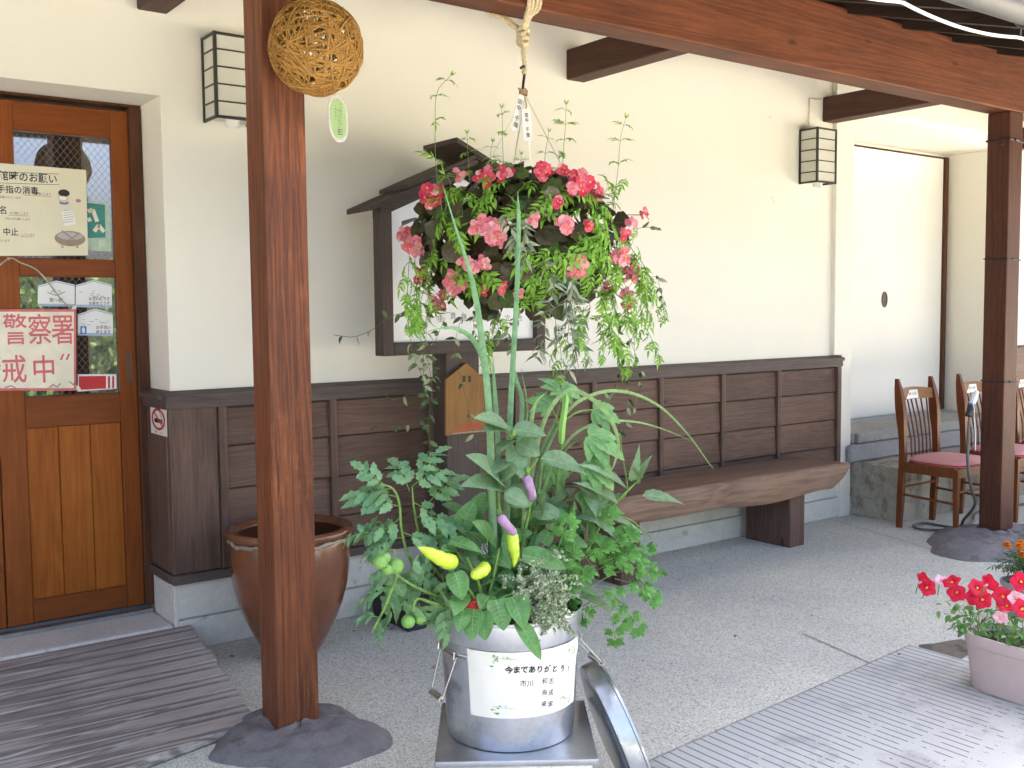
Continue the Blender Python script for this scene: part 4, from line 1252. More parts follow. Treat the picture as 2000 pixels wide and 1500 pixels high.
def nametag(p_top, p_bot, w, y, label, off):
    a, c = at(*p_top, y), at(*p_bot, y)
    d = nrm(a-c); s_ = nrm(np.cross(V(0, -1, 0), d))*-1
    s_ = V(d[2], 0, -d[0])
    T = thing('name_tag', label, 'tag', c, 'name tags on the basket hook')
    mb = MB(); mb.prism([a-s_*w, a+s_*w, c+s_*w, c-s_*w], (0, .0012, 0)); mb.build('card', plain('laminated_tag', (.70, .68, .62), .2, var=.03, scale=9), T)
    mb = MB()
    L = np.linalg.norm(a-c)
    for ch, f in zip("田中千哉", (.20, .37, .66, .84)):
        write(mb, ch, L*.15, a-d*L*f+V(0, -.0006, 0), s_, d, 0, bold=.0004)
    mb.build('lettering', M['ink'], T)
    mb = MB(); mb.tube(smooth_path([a+d*.0-V(0, .001, 0), a+d*.02+s_*.004, V(RX-.004, 3.108, ztag-.016)], 10), .0022, 5); mb.build('tie_string', M['twine'], T, smooth=True)
nametag((1018, 185), (1005, 256), .0148, 3.085, 'narrow white name tag hanging on the left and tilted, on the basket hook', 0)
nametag((1027, 213), (1032, 274), .0205, 3.075, 'wider white name tag hanging lower and straighter, on the right of the basket hook', 0)

# ---- papers and signs on the wooden door
def doorpt(px_, py_, off): return at(px_, py_, YD-off)
def sheet(name, pts, off, mat, label, cat, parent=None, th=.0012):
    q = [doorpt(a, c, off) for a, c in pts]
    T = thing(name, label, cat, q[0])
    mb = MB(); mb.prism(q, (0, th, 0)); mb.build('sheet', mat, T, origin=q[0])
    return T
spx = pxm(doorpt(100, 450, 0))
SF = 1/spx/.80*1.0                     # metres along the wall per photo pixel near the door
def W_(mb, s, size_px, px_, py_, off, bold=0.0, align='CENTER', mat=0, wx=.9):
    write(mb, s, size_px/spx*1.02, doorpt(px_, py_, off), EX*wx, EZ, mat, bold, align)
def bar(mb, px0_, px1_, py_, h, off, mat=0, py1=None):
    y1_ = py_ if py1 is None else py1
    mb.quad(doorpt(px0_, py_+h/2, off), doorpt(px1_, y1_+h/2, off), doorpt(px1_, y1_-h/2, off), doorpt(px0_, py_-h/2, off), mat)
def disc(mb, px_, py_, rx, rz, off, mat=0, n=24):
    c = doorpt(px_, py_, off)
    mb.add([c+V(rx*SF*math.cos(a), 0, rz/spx*math.sin(a)) for a in np.linspace(0, 2*math.pi, n, endpoint=False)], [tuple(range(n))], mat)
o_ = .003
NT = sheet('notice_sheet', [(-70, 500), (172, 499), (168, 332), (-70, 313)], o_, M['cream'], 'large cream laminated notice about visiting manners on the upper door glass', 'notice')
mb = MB()
W_(mb, "入館時のお願い", 19, 46, 347, o_+.0006, .0006)
bar(mb, -40, 115, 334, .9, o_+.0006, 0, 340); bar(mb, -40, 116, 356, .9, o_+.0006, 0, 361)
W_(mb, "手指の消毒", 16, 35, 372, o_+.0006, .0005); W_(mb, "をお願いします", 5.2, 82, 379, o_+.0006)
W_(mb, "設置されています", 5.2, 20, 386, o_+.0006)
W_(mb, "記名", 16, -2, 411, o_+.0006, .0005); W_(mb, "をお願いします", 5.2, 37, 417, o_+.0006); W_(mb, "ご記入をお願いします", 5, 34, 428, o_+.0006)
W_(mb, "中止", 15, 21, 454, o_+.0006, .0005); W_(mb, "しています", 5.2, 55, 459, o_+.0006); W_(mb, "お願いします", 5, 4, 470, o_+.0006)
mb.build('lettering', M['ink'], NT)
for a, c, y_, y2 in ((46, 101, 381, 384), (15, 58, 420, 422), (38, 66, 462, 463)):
    mb = MB(); bar(mb, a, c, y_, 1.0, o_+.0007, 0, y2); mb.build('underline', M['redfaded'], NT)
mb = MB(); disc(mb, 124, 384, 8.5, 12, o_+.0007, 2); disc(mb, 125, 377, 8.5, 7, o_+.0008, 1); disc(mb, 123, 387, 5.5, 4, o_+.0009, 0); disc(mb, 125, 396, 7, 3.5, o_+.0006, 3); disc(mb, 153, 392, 4, 3.5, o_+.0007, 4)
mb.build('boy_print', [M['white'], M['ink'], M['skin_print'], M['blue'], M['brown_print']], NT)
mb = MB()
mb.add([doorpt(a, c, o_+.0007) for a, c in ((120, 413), (142, 407), (148, 437), (126, 442))], [(0, 3, 2, 1)], 0)
for k in range(6): bar(mb, 124, 143, 412+k*4.6, .8, o_+.0009, 1, 409+k*4.6)
mb.build('paper_print', [M['white'], M['inkgrey']], NT)
mb = MB(); disc(mb, 137, 466, 23, 15, o_+.0007, 0); disc(mb, 137, 461, 19, 7.5, o_+.0008, 1); bar(mb, 120, 156, 450, 3, o_+.0009, 0, 476); bar(mb, 120, 156, 478, 3, o_+.00095, 0, 455); bar(mb, 120, 124, 482, 4, o_+.0007); bar(mb, 149, 153, 482, 4, o_+.0007)
mb.build('pot_print', [M['brown_print'], plain('grey_print', (.42, .40, .40), .5)], NT)
oo = -.0165
GRN = sheet('green_poster', [(168, 488), (217, 491), (213, 397), (168, 393)], oo, plain('pale_green_laminate', (.42, .55, .42), .25), 'teal green poster with cream characters inside the upper door glass', 'poster')
mb = MB(); mb.add([doorpt(a, c, oo+.0004) for a, c in ((169, 465), (206, 464), (205, 400), (169, 396))], [(0, 1, 2, 3)], 0); mb.build('teal_panel', M['teal'], GRN)
mb = MB()
for a, c, d_, e in ((172, 413, 181, 409), (181, 409, 190, 433), (184, 452, 193, 440), (193, 440, 203, 453), (171, 430, 178, 428)):
    p, q = doorpt(a, c, oo+.0007), doorpt(d_, e, oo+.0007); dd = nrm(q-p); s_ = V(-dd[2], 0, dd[0])*.008
    mb.quad(p-s_, q-s_, q+s_, p+s_)
W_(mb, "駅", 15, 199, 477, oo+.0007)
mb.build('lettering', M['cream'], GRN)
def cardhouse(pts, label, lines, extra=None):
    T = sheet('house_card', pts, oo, M['board'], label, 'card'); T['group'] = 'house-shaped cards inside the door glass'
    l_, r_, b_ = pts[0][0], pts[1][0], pts[0][1]; tp = pts[3][1]
    mb = MB()
    for a, c in zip(pts[2:], pts[3:]):
        p, q = doorpt(a[0], a[1]+2, oo+.0004), doorpt(c[0], c[1]+2, oo+.0004); mb.quad(p-V(0, 0, .003), q-V(0, 0, .003), q+V(0, 0, .001), p+V(0, 0, .001))
    mb.quad(doorpt(l_, b_, oo+.0004), doorpt(r_, b_+1, oo+.0004), doorpt(r_, b_-4, oo+.0004), doorpt(l_, b_-5, oo+.0004))
    mb.build('trim', plain('pale_blue_print', (.33, .43, .55), .5), T)
    mb = MB()
    for s, sz, x, y in lines: W_(mb, s, sz, x, y, oo+.0005, .0003)
    rr = random.Random(int(l_))
    for k in range(8):
        x = rr.uniform(l_+6, r_-12); y = rr.uniform(tp+20, tp+32)
        if extra != 'smile': bar(mb, x, x+rr.uniform(3, 9), y, .8, oo+.0005, 0, y+rr.uniform(-2, 2))
    if extra == 'smile':
        for a in ((92, 571, 110, 577), (110, 577, 127, 570), (100, 571, 103, 567), (103, 567, 106, 571), (113, 571, 116, 567), (116, 567, 119, 571)):
            p, q = doorpt(a[0], a[1], oo+.0005), doorpt(a[2], a[3], oo+.0005); mb.quad(p-V(0, 0, .0016), q-V(0, 0, .0016), q+V(0, 0, .0016), p+V(0, 0, .0016))
    mb.build('lettering', M['inkgrey'], T)
    return T
cardhouse([(74, 598), (146, 598), (146, 556), (110, 548), (74, 558)], 'white house-shaped card with a smiling face, left of the pair inside the door glass', [("笑〜顔", 9.5, 110, 587)], 'smile')
cardhouse([(148, 600), (219, 600), (218, 556), (183, 547), (148, 557)], 'white house-shaped card offering tea, right of the smiling card inside the door glass', [("お疲れ様です", 7.5, 194, 584), ("お茶をどうぞ", 7.5, 194, 593)])
T = cardhouse([(152, 655), (221, 654), (220, 612), (186, 603), (152, 614)], 'white house-shaped card with a blue toilet symbol, below the tea card', [("お手洗い", 8, 202, 640), ("使えます", 8, 202, 649)])
mb = MB(); mb.add([doorpt(a, c, oo+.0005) for a, c in ((157, 653), (169, 653), (169, 637), (157, 637))], [(0, 1, 2, 3)], 0); disc(mb, 163, 645, 2.4, 6, oo+.0007, 1)
mb.build('toilet_symbol', [M['blue'], M['white']], T)
RL = sheet('red_label', [(152, 765), (228, 759), (227, 731), (152, 731)], oo, M['white'], 'red and white striped label at the foot of the lower door glass', 'label')
mb = MB()
for x0_, x1_ in ((154, 207), (211, 215), (219, 223)): mb.add([doorpt(a, c, oo+.0004) for a, c in ((x0_, 761.5-(x0_-154)*.05), (x1_, 761.5-(x1_-154)*.05), (x1_, 734), (x0_, 735))], [(0, 1, 2, 3)])
mb.build('red_stripe', M['red'], RL)
# police sign hanging on a cord
op = .014
def rr_poly(x0_, y0_, x1_, y1_, r_, off, dy=0):
    out = []
    for cx2, cy2, a0_ in ((x1_-r_, y1_-r_, 0), (x1_-r_, y0_+r_, -90), (x0_+r_, y0_+r_, -180), (x0_+r_, y1_-r_, -270)):
        for k in range(7):
            a = rad(a0_-15*k*1.0+90*0)
            out.append((cx2+r_*math.cos(a), cy2+r_*math.sin(a)))
    return [doorpt(a, c, off) for a, c in out]
PS = thing('police_sign', 'worn white plastic sign with faded red police characters hanging by a cord on the door', 'sign', doorpt(30, 690, op))
poly = rr_poly(-150, 596, 158, 771, 9, op)
mb = MB(); mb.prism(poly, (0, .004, 0)); mb.build('panel', plain('yellowed_plastic', (.74, .69, .55), .28, var=.10, scale=14), PS)
mb = MB(); o2 = op+.0006
for a, b_, c, d_ in ((-140, 604, 149, 609), (-140, 758, 149, 763), (144.5, 609, 149, 758)):
    mb.add([doorpt(x, y, o2) for x, y in ((a, d_), (c, d_), (c, b_), (a, b_))], [(0, 1, 2, 3)])
for ch, x in (("警", 30), ("察", 78), ("署", 123)): W_(mb, ch, 62, x, 648, o2, .0009, wx=.70)
for ch, x in (("警", -22), ("戒", 28), ("中", 86)): W_(mb, ch, 56, x, 725, o2, .0012, wx=.80)
for x in (117, 128): mb.add([doorpt(a, c, o2) for a, c in ((x, 703), (x+4, 703), (x+9, 691), (x+5, 691))], [(0, 1, 2, 3)])
mb.build('lettering', M['redfaded'], PS)
mb = MB()
for pts in ([(96, 757), (104, 751), (112, 756), (118, 749)], [(136, 745), (143, 752), (149, 740)], [(10, 757), (22, 753), (30, 758)]):
    mb.tube([doorpt(a, c, op+.001) for a, c in pts], .0022, 4)
mb.build('crack', M['brown_print'], PS)
mb = MB(); mb.tube(smooth_path([doorpt(-90, 600, op+.002), doorpt(-30, 545, .006), doorpt(16, 506, .006), doorpt(40, 513, .005), doorpt(70, 526, .006), doorpt(92, 549, .008), doorpt(120, 585, .014), doorpt(143, 608, op+.003)], 60), .0032, 6); mb.build('cord', M['cord'], PS, smooth=True)
mb = MB(); mb.ball(doorpt(16, 505, .004), .006, 6); mb.build('hook', M['steel'], PS)
# ================================================================== plants
G = {}
G['begonia'] = leafmat('begonia_leaf', (.055, .058, .026), (.12, .095, .052), .28, .2, (.09, .19, .045))
G['jasmine'] = leafmat('jasmine_leaf', (.20, .43, .045), (.36, .62, .08), .45, .35)
G['stem'] = leafmat('green_stem', (.13, .25, .05), (.20, .34, .08), .5, .15)
G['vinestem'] = leafmat('vine_stem', (.11, .09, .04), (.16, .13, .06), .6, .1)
G['vine'] = leafmat('small_vine_leaf', (.045, .085, .03), (.13, .20, .07), .45, .25, (.40, .42, .24))
G['silver'] = leafmat('silver_striped_leaf', (.16, .21, .13), (.30, .36, .22), .5, .3, (.60, .62, .46))
G['petal'] = leafmat('pink_petal', (.84, .16, .23), (.93, .40, .45), .5, .35, (.96, .66, .65))
G['petal_red'] = leafmat('red_petal', (.66, .03, .085), (.84, .14, .21), .5, .3)
G['yellow'] = plain('yellow_stamen', (.80, .52, .05), .7)
G['leek'] = leafmat('leek_leaf', (.115, .26, .115), (.19, .36, .165), .4, .2)
G['leek2'] = leafmat('lemongrass_leaf', (.17, .32, .12), (.27, .42, .15), .4, .3)
G['egg'] = leafmat('eggplant_leaf', (.13, .235, .115), (.21, .33, .165), .5, .25)
G['okra'] = leafmat('okra_leaf', (.13, .30, .10), (.22, .42, .14), .5, .3)
G['pepper'] = leafmat('pepper_leaf', (.075, .20, .06), (.15, .33, .09), .35, .25)
G['tomato'] = leafmat('tomato_leaf', (.12, .26, .12), (.21, .38, .17), .5, .25)
G['parsley'] = leafmat('parsley_leaf', (.085, .25, .055), (.17, .40, .08), .45, .3)
G['thyme'] = leafmat('thyme_leaf', (.20, .27, .15), (.42, .48, .31), .6, .25, (.60, .64, .47))
G['purpleleaf'] = leafmat('reddish_leaf', (.09, .05, .04), (.15, .07, .06), .5, .2)
G['petunia'] = leafmat('petunia_leaf', (.11, .26, .07), (.22, .40, .12), .5, .3)
G['petunia_fl'] = leafmat('petunia_petal', (.55, .008, .035), (.74, .020, .07), .55, .25)
G['petunia_pale'] = leafmat('pale_petunia_petal', (.72, .38, .50), (.80, .55, .62), .55, .3)
G['marigold'] = leafmat('marigold_petal', (.80, .22, .012), (.88, .38, .02), .6, .2)
G['marileaf'] = leafmat('marigold_leaf', (.03, .085, .03), (.06, .14, .045), .5, .2)
G['yellowpepper'] = plain('yellow_green_pepper', (.42, .56, .035), .25, var=.14, scale=20)
G['greentomato'] = plain('green_tomato', (.15, .32, .06), .3, var=.1, scale=25)
G['redpepper'] = plain('red_pepper', (.55, .03, .02), .25)
G['eggfruit'] = plain('purple_eggplant', (.30, .17, .29), .3, var=.3, scale=45)
G['vein'] = plain('pale_leaf_vein', (.30, .42, .20), .5)
G['okrapod'] = plain('okra_pod', (.17, .36, .07), .45, var=.12)

def W_prof(shape, t):
    if shape == 'ov': return max(0, math.sin(math.pi*min(1, t)**.72))**.85
    if shape == 'lance': return max(0, math.sin(math.pi*t**.62))*(1-.25*t)
    if shape == 'round': return math.sqrt(max(0, 1-(2*t-1)**2))**.8
    if shape == 'heart': return (max(0, math.sin(math.pi*(.12+.88*t)**.78)))**.8
    if shape == 'fan': return max(0, t)**.8*(1 if t < .85 else .72)
    return max(0, math.sin(math.pi*t))
def leaf(mb, base, d, n, L, Wd, shape='ov', bend=.5, fold=.18, seg=6, jag=0.0, mat=0, twist=0.0, wav=0.0, rib=None):
    d = nrm(d); n = nrm(n-d*np.dot(n, d)); s_ = np.cross(d, n)
    p = np.asarray(base, float).copy(); vs = []
    for i in range(seg+1):
        t = i/seg
        w = W_prof(shape, t)*Wd/2
        if jag and 0 < i < seg: w *= 1+jag*(1 if i % 2 else -1)
        up = n*(fold*w*2)
        k = wav*Wd*math.sin(t*9+twist*7)
        vs += [p-s_*w+up+n*k, p, p+s_*w+up-n*k]
        a = bend/seg
        d2 = nrm(d*math.cos(a)-n*math.sin(a)); n = nrm(n*math.cos(a)+d*math.sin(a)); d = d2
        if twist:
            b_ = twist/seg; s2 = s_*math.cos(b_)+n*math.sin(b_); n = nrm(np.cross(s2, d)*-1 if False else n*math.cos(b_)-s_*math.sin(b_)); s_ = nrm(s2)
        p = p+d*(L/seg)
    fs = []
    for i in range(seg):
        a = i*3
        fs += [(a, a+1, a+4, a+3), (a+1, a+2, a+5, a+4)]
    mb.add(vs, fs, mat)
    if rib is not None:
        mid = vs[1::3]; N_ = [nrm(np.cross(mid[min(i+1, seg)]-mid[max(0, i-1)], s_)) for i in range(seg+1)]
        sg_ = -1 if np.dot(N_[0], n) > 0 and False else 1
        mb.tube(mid, [max(.0003, Wd*.016*(1-i/(seg+1))) for i in range(seg+1)], 4, rib, cap=False)
        for i in range(1, seg-1):
            for e in (-1, 1):
                q = mid[i]+(vs[3*min(seg, i+1)+1+e]-mid[i])*.86
                mb.tube([mid[i], q], [Wd*.007, Wd*.003], 3, rib, cap=False)
    return p
def leafab(mb, A, Bp, Wd, nh, shape='ov', bend=.5, **kw):
    A = np.asarray(A, float); Bp = np.asarray(Bp, float)
    c = Bp-A; L = np.linalg.norm(c); c = c/L
    n = nrm(nh-c*np.dot(nh, c))
    d0 = c*math.cos(bend/2)+n*math.sin(bend/2); n0 = n*math.cos(bend/2)-c*math.sin(bend/2)
    return leaf(mb, A, d0, n0, L*(1+bend*bend/24), Wd, shape, bend, **kw)
def rv(r_, s_=1.0): return V(r_.gauss(0, s_), r_.gauss(0, s_), r_.gauss(0, s_))
def tocam(p): return nrm(CAM-np.asarray(p))
def pinnate(mb, base, d, n, L, r_, pairs=3, lf=.40, wf=.36, bend=.6, shape='lance', jag=0.0, tip=1.25, mat=0, stemmat=0, seg=4, droop=.3):
    d = nrm(d); n = nrm(n-d*np.dot(n, d)); s_ = np.cross(d, n)
    p = np.asarray(base, float).copy(); pts = [p]; K = pairs*2+1
    frames = []
    for i in range(K):
        a = bend/K
        d2 = nrm(d*math.cos(a)-n*math.sin(a)); n = nrm(n*math.cos(a)+d*math.sin(a)); d = d2
        p = p+d*(L*.62/K); pts.append(p); frames.append((p, d, n))
    mb.tube(pts, [L*.009+.0004]*len(pts), 3, stemmat, cap=False)
    for k in range(pairs):
        p, d_, n_ = frames[2*k+1]
        ll = L*lf*(1-.12*abs(k-(pairs-1)*.4))
        for sg in (-1, 1):
            dd = nrm(d_*.62+s_*sg*.8-n_*.1+rv(r_, .12))
            leaf(mb, p, dd, n_+rv(r_, .2), ll, ll*wf, shape, droop+r_.uniform(-.2, .4), .15, seg, jag, mat)
    p, d_, n_ = frames[-1]
    leaf(mb, p, d_, n_, L*lf*tip, L*lf*wf*1.05, shape, droop+.2, .15, seg, jag, mat)

# ------------------------------------------------------------------ hanging basket
HB = at(1018, 462, 3.11)
HBX = HB
sB = pxm(HB)
rim_z = HB[2]+.02
BKT = thing('hanging_basket', 'round dark lined hanging basket on wires under the rope', 'hanging basket', HB)
mb = MB()
Rb = .285
pf = [(.02, -.285), (.45*Rb, -.28), (.75*Rb, -.25), (.93*Rb, -.17), (1.0*Rb, -.07), (1.0*Rb, .01), (.95*Rb, .012), (.9*Rb, -.02), (.01, -.01)]
n = 56
rr = random.Random(3)
vs = []; fs = []
for i, (r_, z) in enumerate(pf):
    for j in range(n):
        a = 2*math.pi*j/n; q = r_*(1+.02*math.sin(7*a+i)+rr.uniform(-.012, .012)); vs.append(V(HB[0]+q*math.cos(a), HB[1]+q*math.sin(a), rim_z+z+rr.uniform(-.006, .006)))
fs = [(i*n+j, i*n+(j+1) % n, (i+1)*n+(j+1) % n, (i+1)*n+j) for i in range(len(pf)-1) for j in range(n)]
mb.add(vs, fs); mb.build('coir_liner', M['coir'], BKT, smooth=True, sharp=0)
top_ = V(RX+.006, 3.11, ztag-.028)
for k in range(4):
    a = rad(40+90*k); e = V(HB[0]+Rb*.98*math.cos(a), HB[1]+Rb*.98*math.sin(a), rim_z)
    mb = MB(); mb.tube([top_, e], .0012, 5); mb.build('wire', M['steel'], BKT)
mb = MB(); mb.tube([V(HB[0]+Rb*1.005*math.cos(a), HB[1]+Rb*1.005*math.sin(a), rim_z+.004) for a in np.linspace(0, 2*math.pi, 50)], .004, 6, cap=False); mb.build('rim_ring', M['black'], BKT, smooth=True)

EA = V(.385, .36, 0)
def on_bush(px_, py_, k=1.0):
    """point where the sight line meets the bush's front surface"""
    r_ = ray(px_, py_)
    best = None
    for up_ in (.285, .30):
        S_ = V(EA[0]*k, EA[1]*k, up_*k)
        o = (CAM-HB)/S_; d = r_/S_
        a, b_, c = d@d, 2*o@d, o@o-1
        D_ = b_*b_-4*a*c
        if D_ >= 0: return CAM+r_*((-b_-math.sqrt(D_))/(2*a))
    r2 = ray(px_, py_); return CAM+r2*((HB-CAM)@r2/(r2@r2))
def outn(p): return nrm((np.asarray(p)-HB)/V(EA[0]**2, EA[1]**2, .285**2))
BG = thing('begonia', 'bushy begonia with dark bronze leaves and pink and red flower clusters filling the hanging basket', 'plant', HB)
r_ = random.Random(21)
mb = MB()
for i in range(760):
    u = nrm(rv(r_)); 
    if u[2] < -.95: continue
    k = r_.uniform(.74, 1.0)
    if u[2] > .5: k *= .93
    p = HB+u*V(EA[0], EA[1], .27)*k
    if p[2] > HB[2]+.26: continue
    o_n = outn(p)
    d = nrm(V(0, 0, -.35)+rv(r_, .55)+o_n*.5)
    leaf(mb, p, d, o_n*1.0+V(0, 0, .55)+rv(r_, .35), r_.uniform(.055, .095), r_.uniform(.05, .085), 'round', r_.uniform(.2, .9), .10, 5, 0, 0, 0, .03, rib=1 if i % 2 == 0 else None)
mb.build('foliage', [G['begonia'], plain('bronze_vein', (.10, .085, .045), .5)], BG, smooth=True, sharp=0)
def bloom(mb, c, f, s, r_, pm=0):
    """begonia flower: two broad and two narrow petals round a yellow centre"""
    f = nrm(f); a = nrm(np.cross(f, rv(r_))); b_ = np.cross(f, a)
    for k in range(4):
        d = (a, b_, -a, -b_)[k]
        big = k % 2 == 0
        leaf(mb, c+f*.002, d+f*.42, f-d*.3+rv(r_, .1), s*(.56 if big else .48), s*(.66 if big else .42), 'round', .5, .05, 4, 0, pm)
    mb.ball(c+f*.006, s*.085, 4, 2)
CL = [(846, 384, 24, 1, 9), (948, 345, 20, 1, 6), (985, 340, 18, 1, 5), (1062, 338, 20, 1, 6), (1098, 336, 14, 1, 3), (1133, 358, 26, 1, 8), (1120, 370, 14, 0, 3), (1167, 375, 16, 1, 4), (1043, 431, 13, 0, 3), (1103, 437, 19, 0, 5),
      (938, 442, 20, 0, 5), (964, 448, 26, 0, 8), (972, 468, 16, 0, 4), (797, 460, 20, 0, 6), (812, 480, 22, 0, 6), (1257, 419, 14, 1, 3), (1232, 436, 8, 0, 2), (890, 548, 24, 0, 8), (860, 586, 20, 0, 5), (907, 510, 12, 0, 3), (922, 520, 12, 0, 3), (945, 514, 14, 0, 4),
      (826, 538, 17, 1, 5), (980, 558, 10, 1, 2), (1014, 572, 10, 0, 2), (1128, 520, 22, 0, 7), (1208, 500, 19, 0, 6), (1231, 532, 20, 0, 7), (1225, 592, 12, 1, 3), (1150, 440, 7, 1, 1), (1186, 561, 13, 0, 3), (1216, 458, 12, 1, 3), (900, 345, 14, 0, 3), (1222, 570, 11, 0, 3), (1090, 395, 9, 1, 2), (945, 565, 8, 1, 2)]
for px_, py_, R_, red, cnt in CL:
    c0 = on_bush(px_, py_, 1.07)
    if py_ < 360: c0 = c0+V(0, 0, .0)
    if px_ > 1240: c0 = at(px_, py_, 3.05)
    o_n = nrm(outn(c0)*.7+tocam(c0)*.8)
    rr_ = R_/pxm(c0)
    mb = MB()
    for k in range(cnt+2):
        rr2 = rr_*.78*math.sqrt((k+.5)/(cnt+2)); a = k*2.4+px_
        q = c0+CR*rr2*math.cos(a)+CU*rr2*math.sin(a)+o_n*r_.uniform(-.008, .016)
        bloom(mb, q, o_n+rv(r_, .28), min(.050, max(.032, rr_*1.1))*r_.uniform(.85, 1.1), r_, 1 if red and r_.random() < .75 else 0)
    base_ = HB+(c0-HB)*.72
    mb.tube([c0-o_n*.004, (c0+base_)/2+V(0, 0, .01), base_], .0016, 4, 3, cap=False)
    mb.build('flower_cluster', [G['petal'], G['petal_red'], G['yellow'], G['vinestem']], BG, smooth=True, sharp=0, origin=c0)

# jasmine: upright shoots, leaves through the bush and trailing runners
JS = thing('jasmine', 'bright green jasmine with feathery leaves, upright shoots and trailing runners in the hanging basket', 'plant', HB)
def shoot(pts, n_leaf, Ls, sd, Y0=3.05, spread=.9, up=.5):
    r_ = random.Random(sd)
    P_ = smooth_path([at(a, c, Y0+dy) for a, c, dy in pts], 24)
    mb = MB(); mb.tube(P_, [.0016-.0008*i/len(P_) for i in range(len(P_))], 4, 1, cap=False)
    K = len(P_)
    for k in range(n_leaf):
        t = (k+.6)/n_leaf; i = min(K-2, int(t*(K-1)))
        p = P_[i]; d = nrm(P_[i+1]-P_[i])
        a = k*1.9+sd
        for sg in (-1, 1):
            side = nrm(CR*math.cos(a*.35)*sg+CF*math.sin(a*.35)*sg+V(0, 0, up))
            L = Ls*(1-.45*t)*r_.uniform(.8, 1.15)
            pinnate(mb, p, side*spread+d*.35, V(0, 0, 1)+tocam(p)*.5+rv(r_, .15), L, r_, 2 if L < .06 else 3, .42, .34, r_.uniform(.6, 1.3), mat=0, stemmat=1)
    p = P_[-1]
    for sg in (-1, 1): leaf(mb, p, d+CR*sg*.4, tocam(p), Ls*.3, Ls*.09, 'lance', .4, .1, 3)
    mb.build('runner', [G['jasmine'], G['stem']], JS, smooth=True, sharp=0)
shoot([(866, 430, 0), (852, 330, 0), (850, 240, 0), (854, 180, 0), (880, 148, -.02)], 5, .085, 1)
shoot([(985, 350, .05), (982, 290, .05), (981, 240, .04), (980, 212, .03)], 3, .075, 2)
shoot([(1098, 360, .02), (1100, 300, .02), (1104, 250, 0), (1106, 205, 0)], 5, .085, 3)
shoot([(1196, 420, 0), (1207, 330, 0), (1212, 270, 0), (1222, 232, -.02)], 4, .09, 4)
shoot([(918, 360, 0), (914, 300, 0), (912, 262, 0)], 3, .07, 5)
shoot([(955, 350, .0), (957, 310, 0), (962, 278, 0)], 3, .07, 6)
shoot([(1062, 350, 0), (1065, 300, 0), (1072, 258, 0)], 3, .07, 7)
shoot([(1018, 370, 0), (1017, 330, 0), (1018, 303, 0)], 2, .07, 8)
shoot([(870, 400, 0), (880, 360, 0), (868, 340, 0)], 2, .09, 9)
shoot([(1165, 400, 0), (1185, 370, -.02), (1195, 365, -.04)], 2, .08, 10)
trails = [[(1200, 500, -.28), (1228, 580, -.3), (1238, 650, -.3), (1240, 705, -.3)], [(1240, 540, -.2), (1285, 580, -.22), (1300, 620, -.22)], [(1170, 570, -.32), (1190, 640, -.34), (1176, 700, -.34)], [(1215, 600, -.3), (1260, 640, -.3), (1290, 700, -.3)],
          [(1090, 640, -.1), (1096, 700, -.1), (1092, 762, -.1)], [(975, 610, -.1), (960, 660, -.1), (945, 705, -.12)], [(800, 500, -.16), (796, 570, -.18), (798, 640, -.2)], [(830, 560, -.2), (815, 610, -.22), (808, 640, -.22)], [(1230, 480, -.2), (1270, 545, -.22), (1258, 620, -.22)], [(1140, 600, -.3), (1130, 660, -.3), (1150, 700, -.3)], [(1195, 640, -.3), (1215, 690, -.3), (1228, 720, -.3)]]
for k, t_ in enumerate(trails): shoot(t_, 5, .10, 30+k, 3.08, 1.0, -.25)
mb = MB(); r_ = random.Random(77)
areas = [(1150, 1265, 440, 640, 62), (785, 860, 470, 600, 26), (1015, 1110, 480, 585, 34), (850, 1240, 330, 410, 44), (850, 900, 380, 450, 16), (900, 960, 520, 570, 8), (1130, 1200, 390, 470, 16), (860, 900, 480, 560, 12)]
for x0_, x1_, y0_, y1_, k_ in areas:
    for i in range(int(k_*1.15)):
        p = on_bush(r_.uniform(x0_, x1_), r_.uniform(y0_, y1_), r_.uniform(1.0, 1.1)); o_n = outn(p)
        d = o_n*.5+V(0, 0, -.5)+CR*r_.gauss(0, .6)+rv(r_, .2)
        pinnate(mb, p-o_n*.02, d, o_n+V(0, 0, .6)+rv(r_, .25), r_.uniform(.075, .115), r_, 3, .42, .34, r_.uniform(.5, 1.2), stemmat=1)
mb.build('foliage', [G['jasmine'], G['stem']], JS, smooth=True, sharp=0)

# silver striped trailing plant and thin wiry vine
SVP = thing('silver_vine', 'grey green trailing vine with pale striped narrow leaves on the right of the basket underside', 'plant', on_bush(1090, 560))
r_ = random.Random(5)
def trail(parent, pts, n_leaf, L, wf, sd, mats, Y0=3.08, sr=.0012, shape='lance', dens=2, name='runner'):
    r_ = random.Random(sd)
    P_ = smooth_path([at(a, c, Y0+dy) for a, c, dy in pts], 36)
    mb = MB(); mb.tube(P_, sr, 4, 1, cap=False); K = len(P_)
    for k in range(n_leaf):
        t = (k+.5)/n_leaf; i = min(K-2, int(t*(K-1))); p = P_[i]; d = nrm(P_[i+1]-P_[i])
        for j in range(dens):
            side = rv(r_, 1); side = nrm(side-d*np.dot(side, d)*.7)
            leaf(mb, p, side+V(0, 0, -.25)+d*.3, tocam(p)*.7+rv(r_, .5)+V(0, 0, .5), L*r_.uniform(.7, 1.2), L*wf, shape, r_.uniform(.1, .9), .15, 4)
    mb.build(name, mats, parent, smooth=True, sharp=0)
for k in range(9):
    x = r_.uniform(1050, 1120); y = r_.uniform(505, 570)
    trail(SVP, [(x, y, -.30), (x+r_.uniform(-15, 25), y+60, -.32), (x+r_.uniform(-20, 40), y+120+r_.uniform(0, 60), -.3)], 8, .056, .24, 100+k, [G['silver'], G['vinestem']])
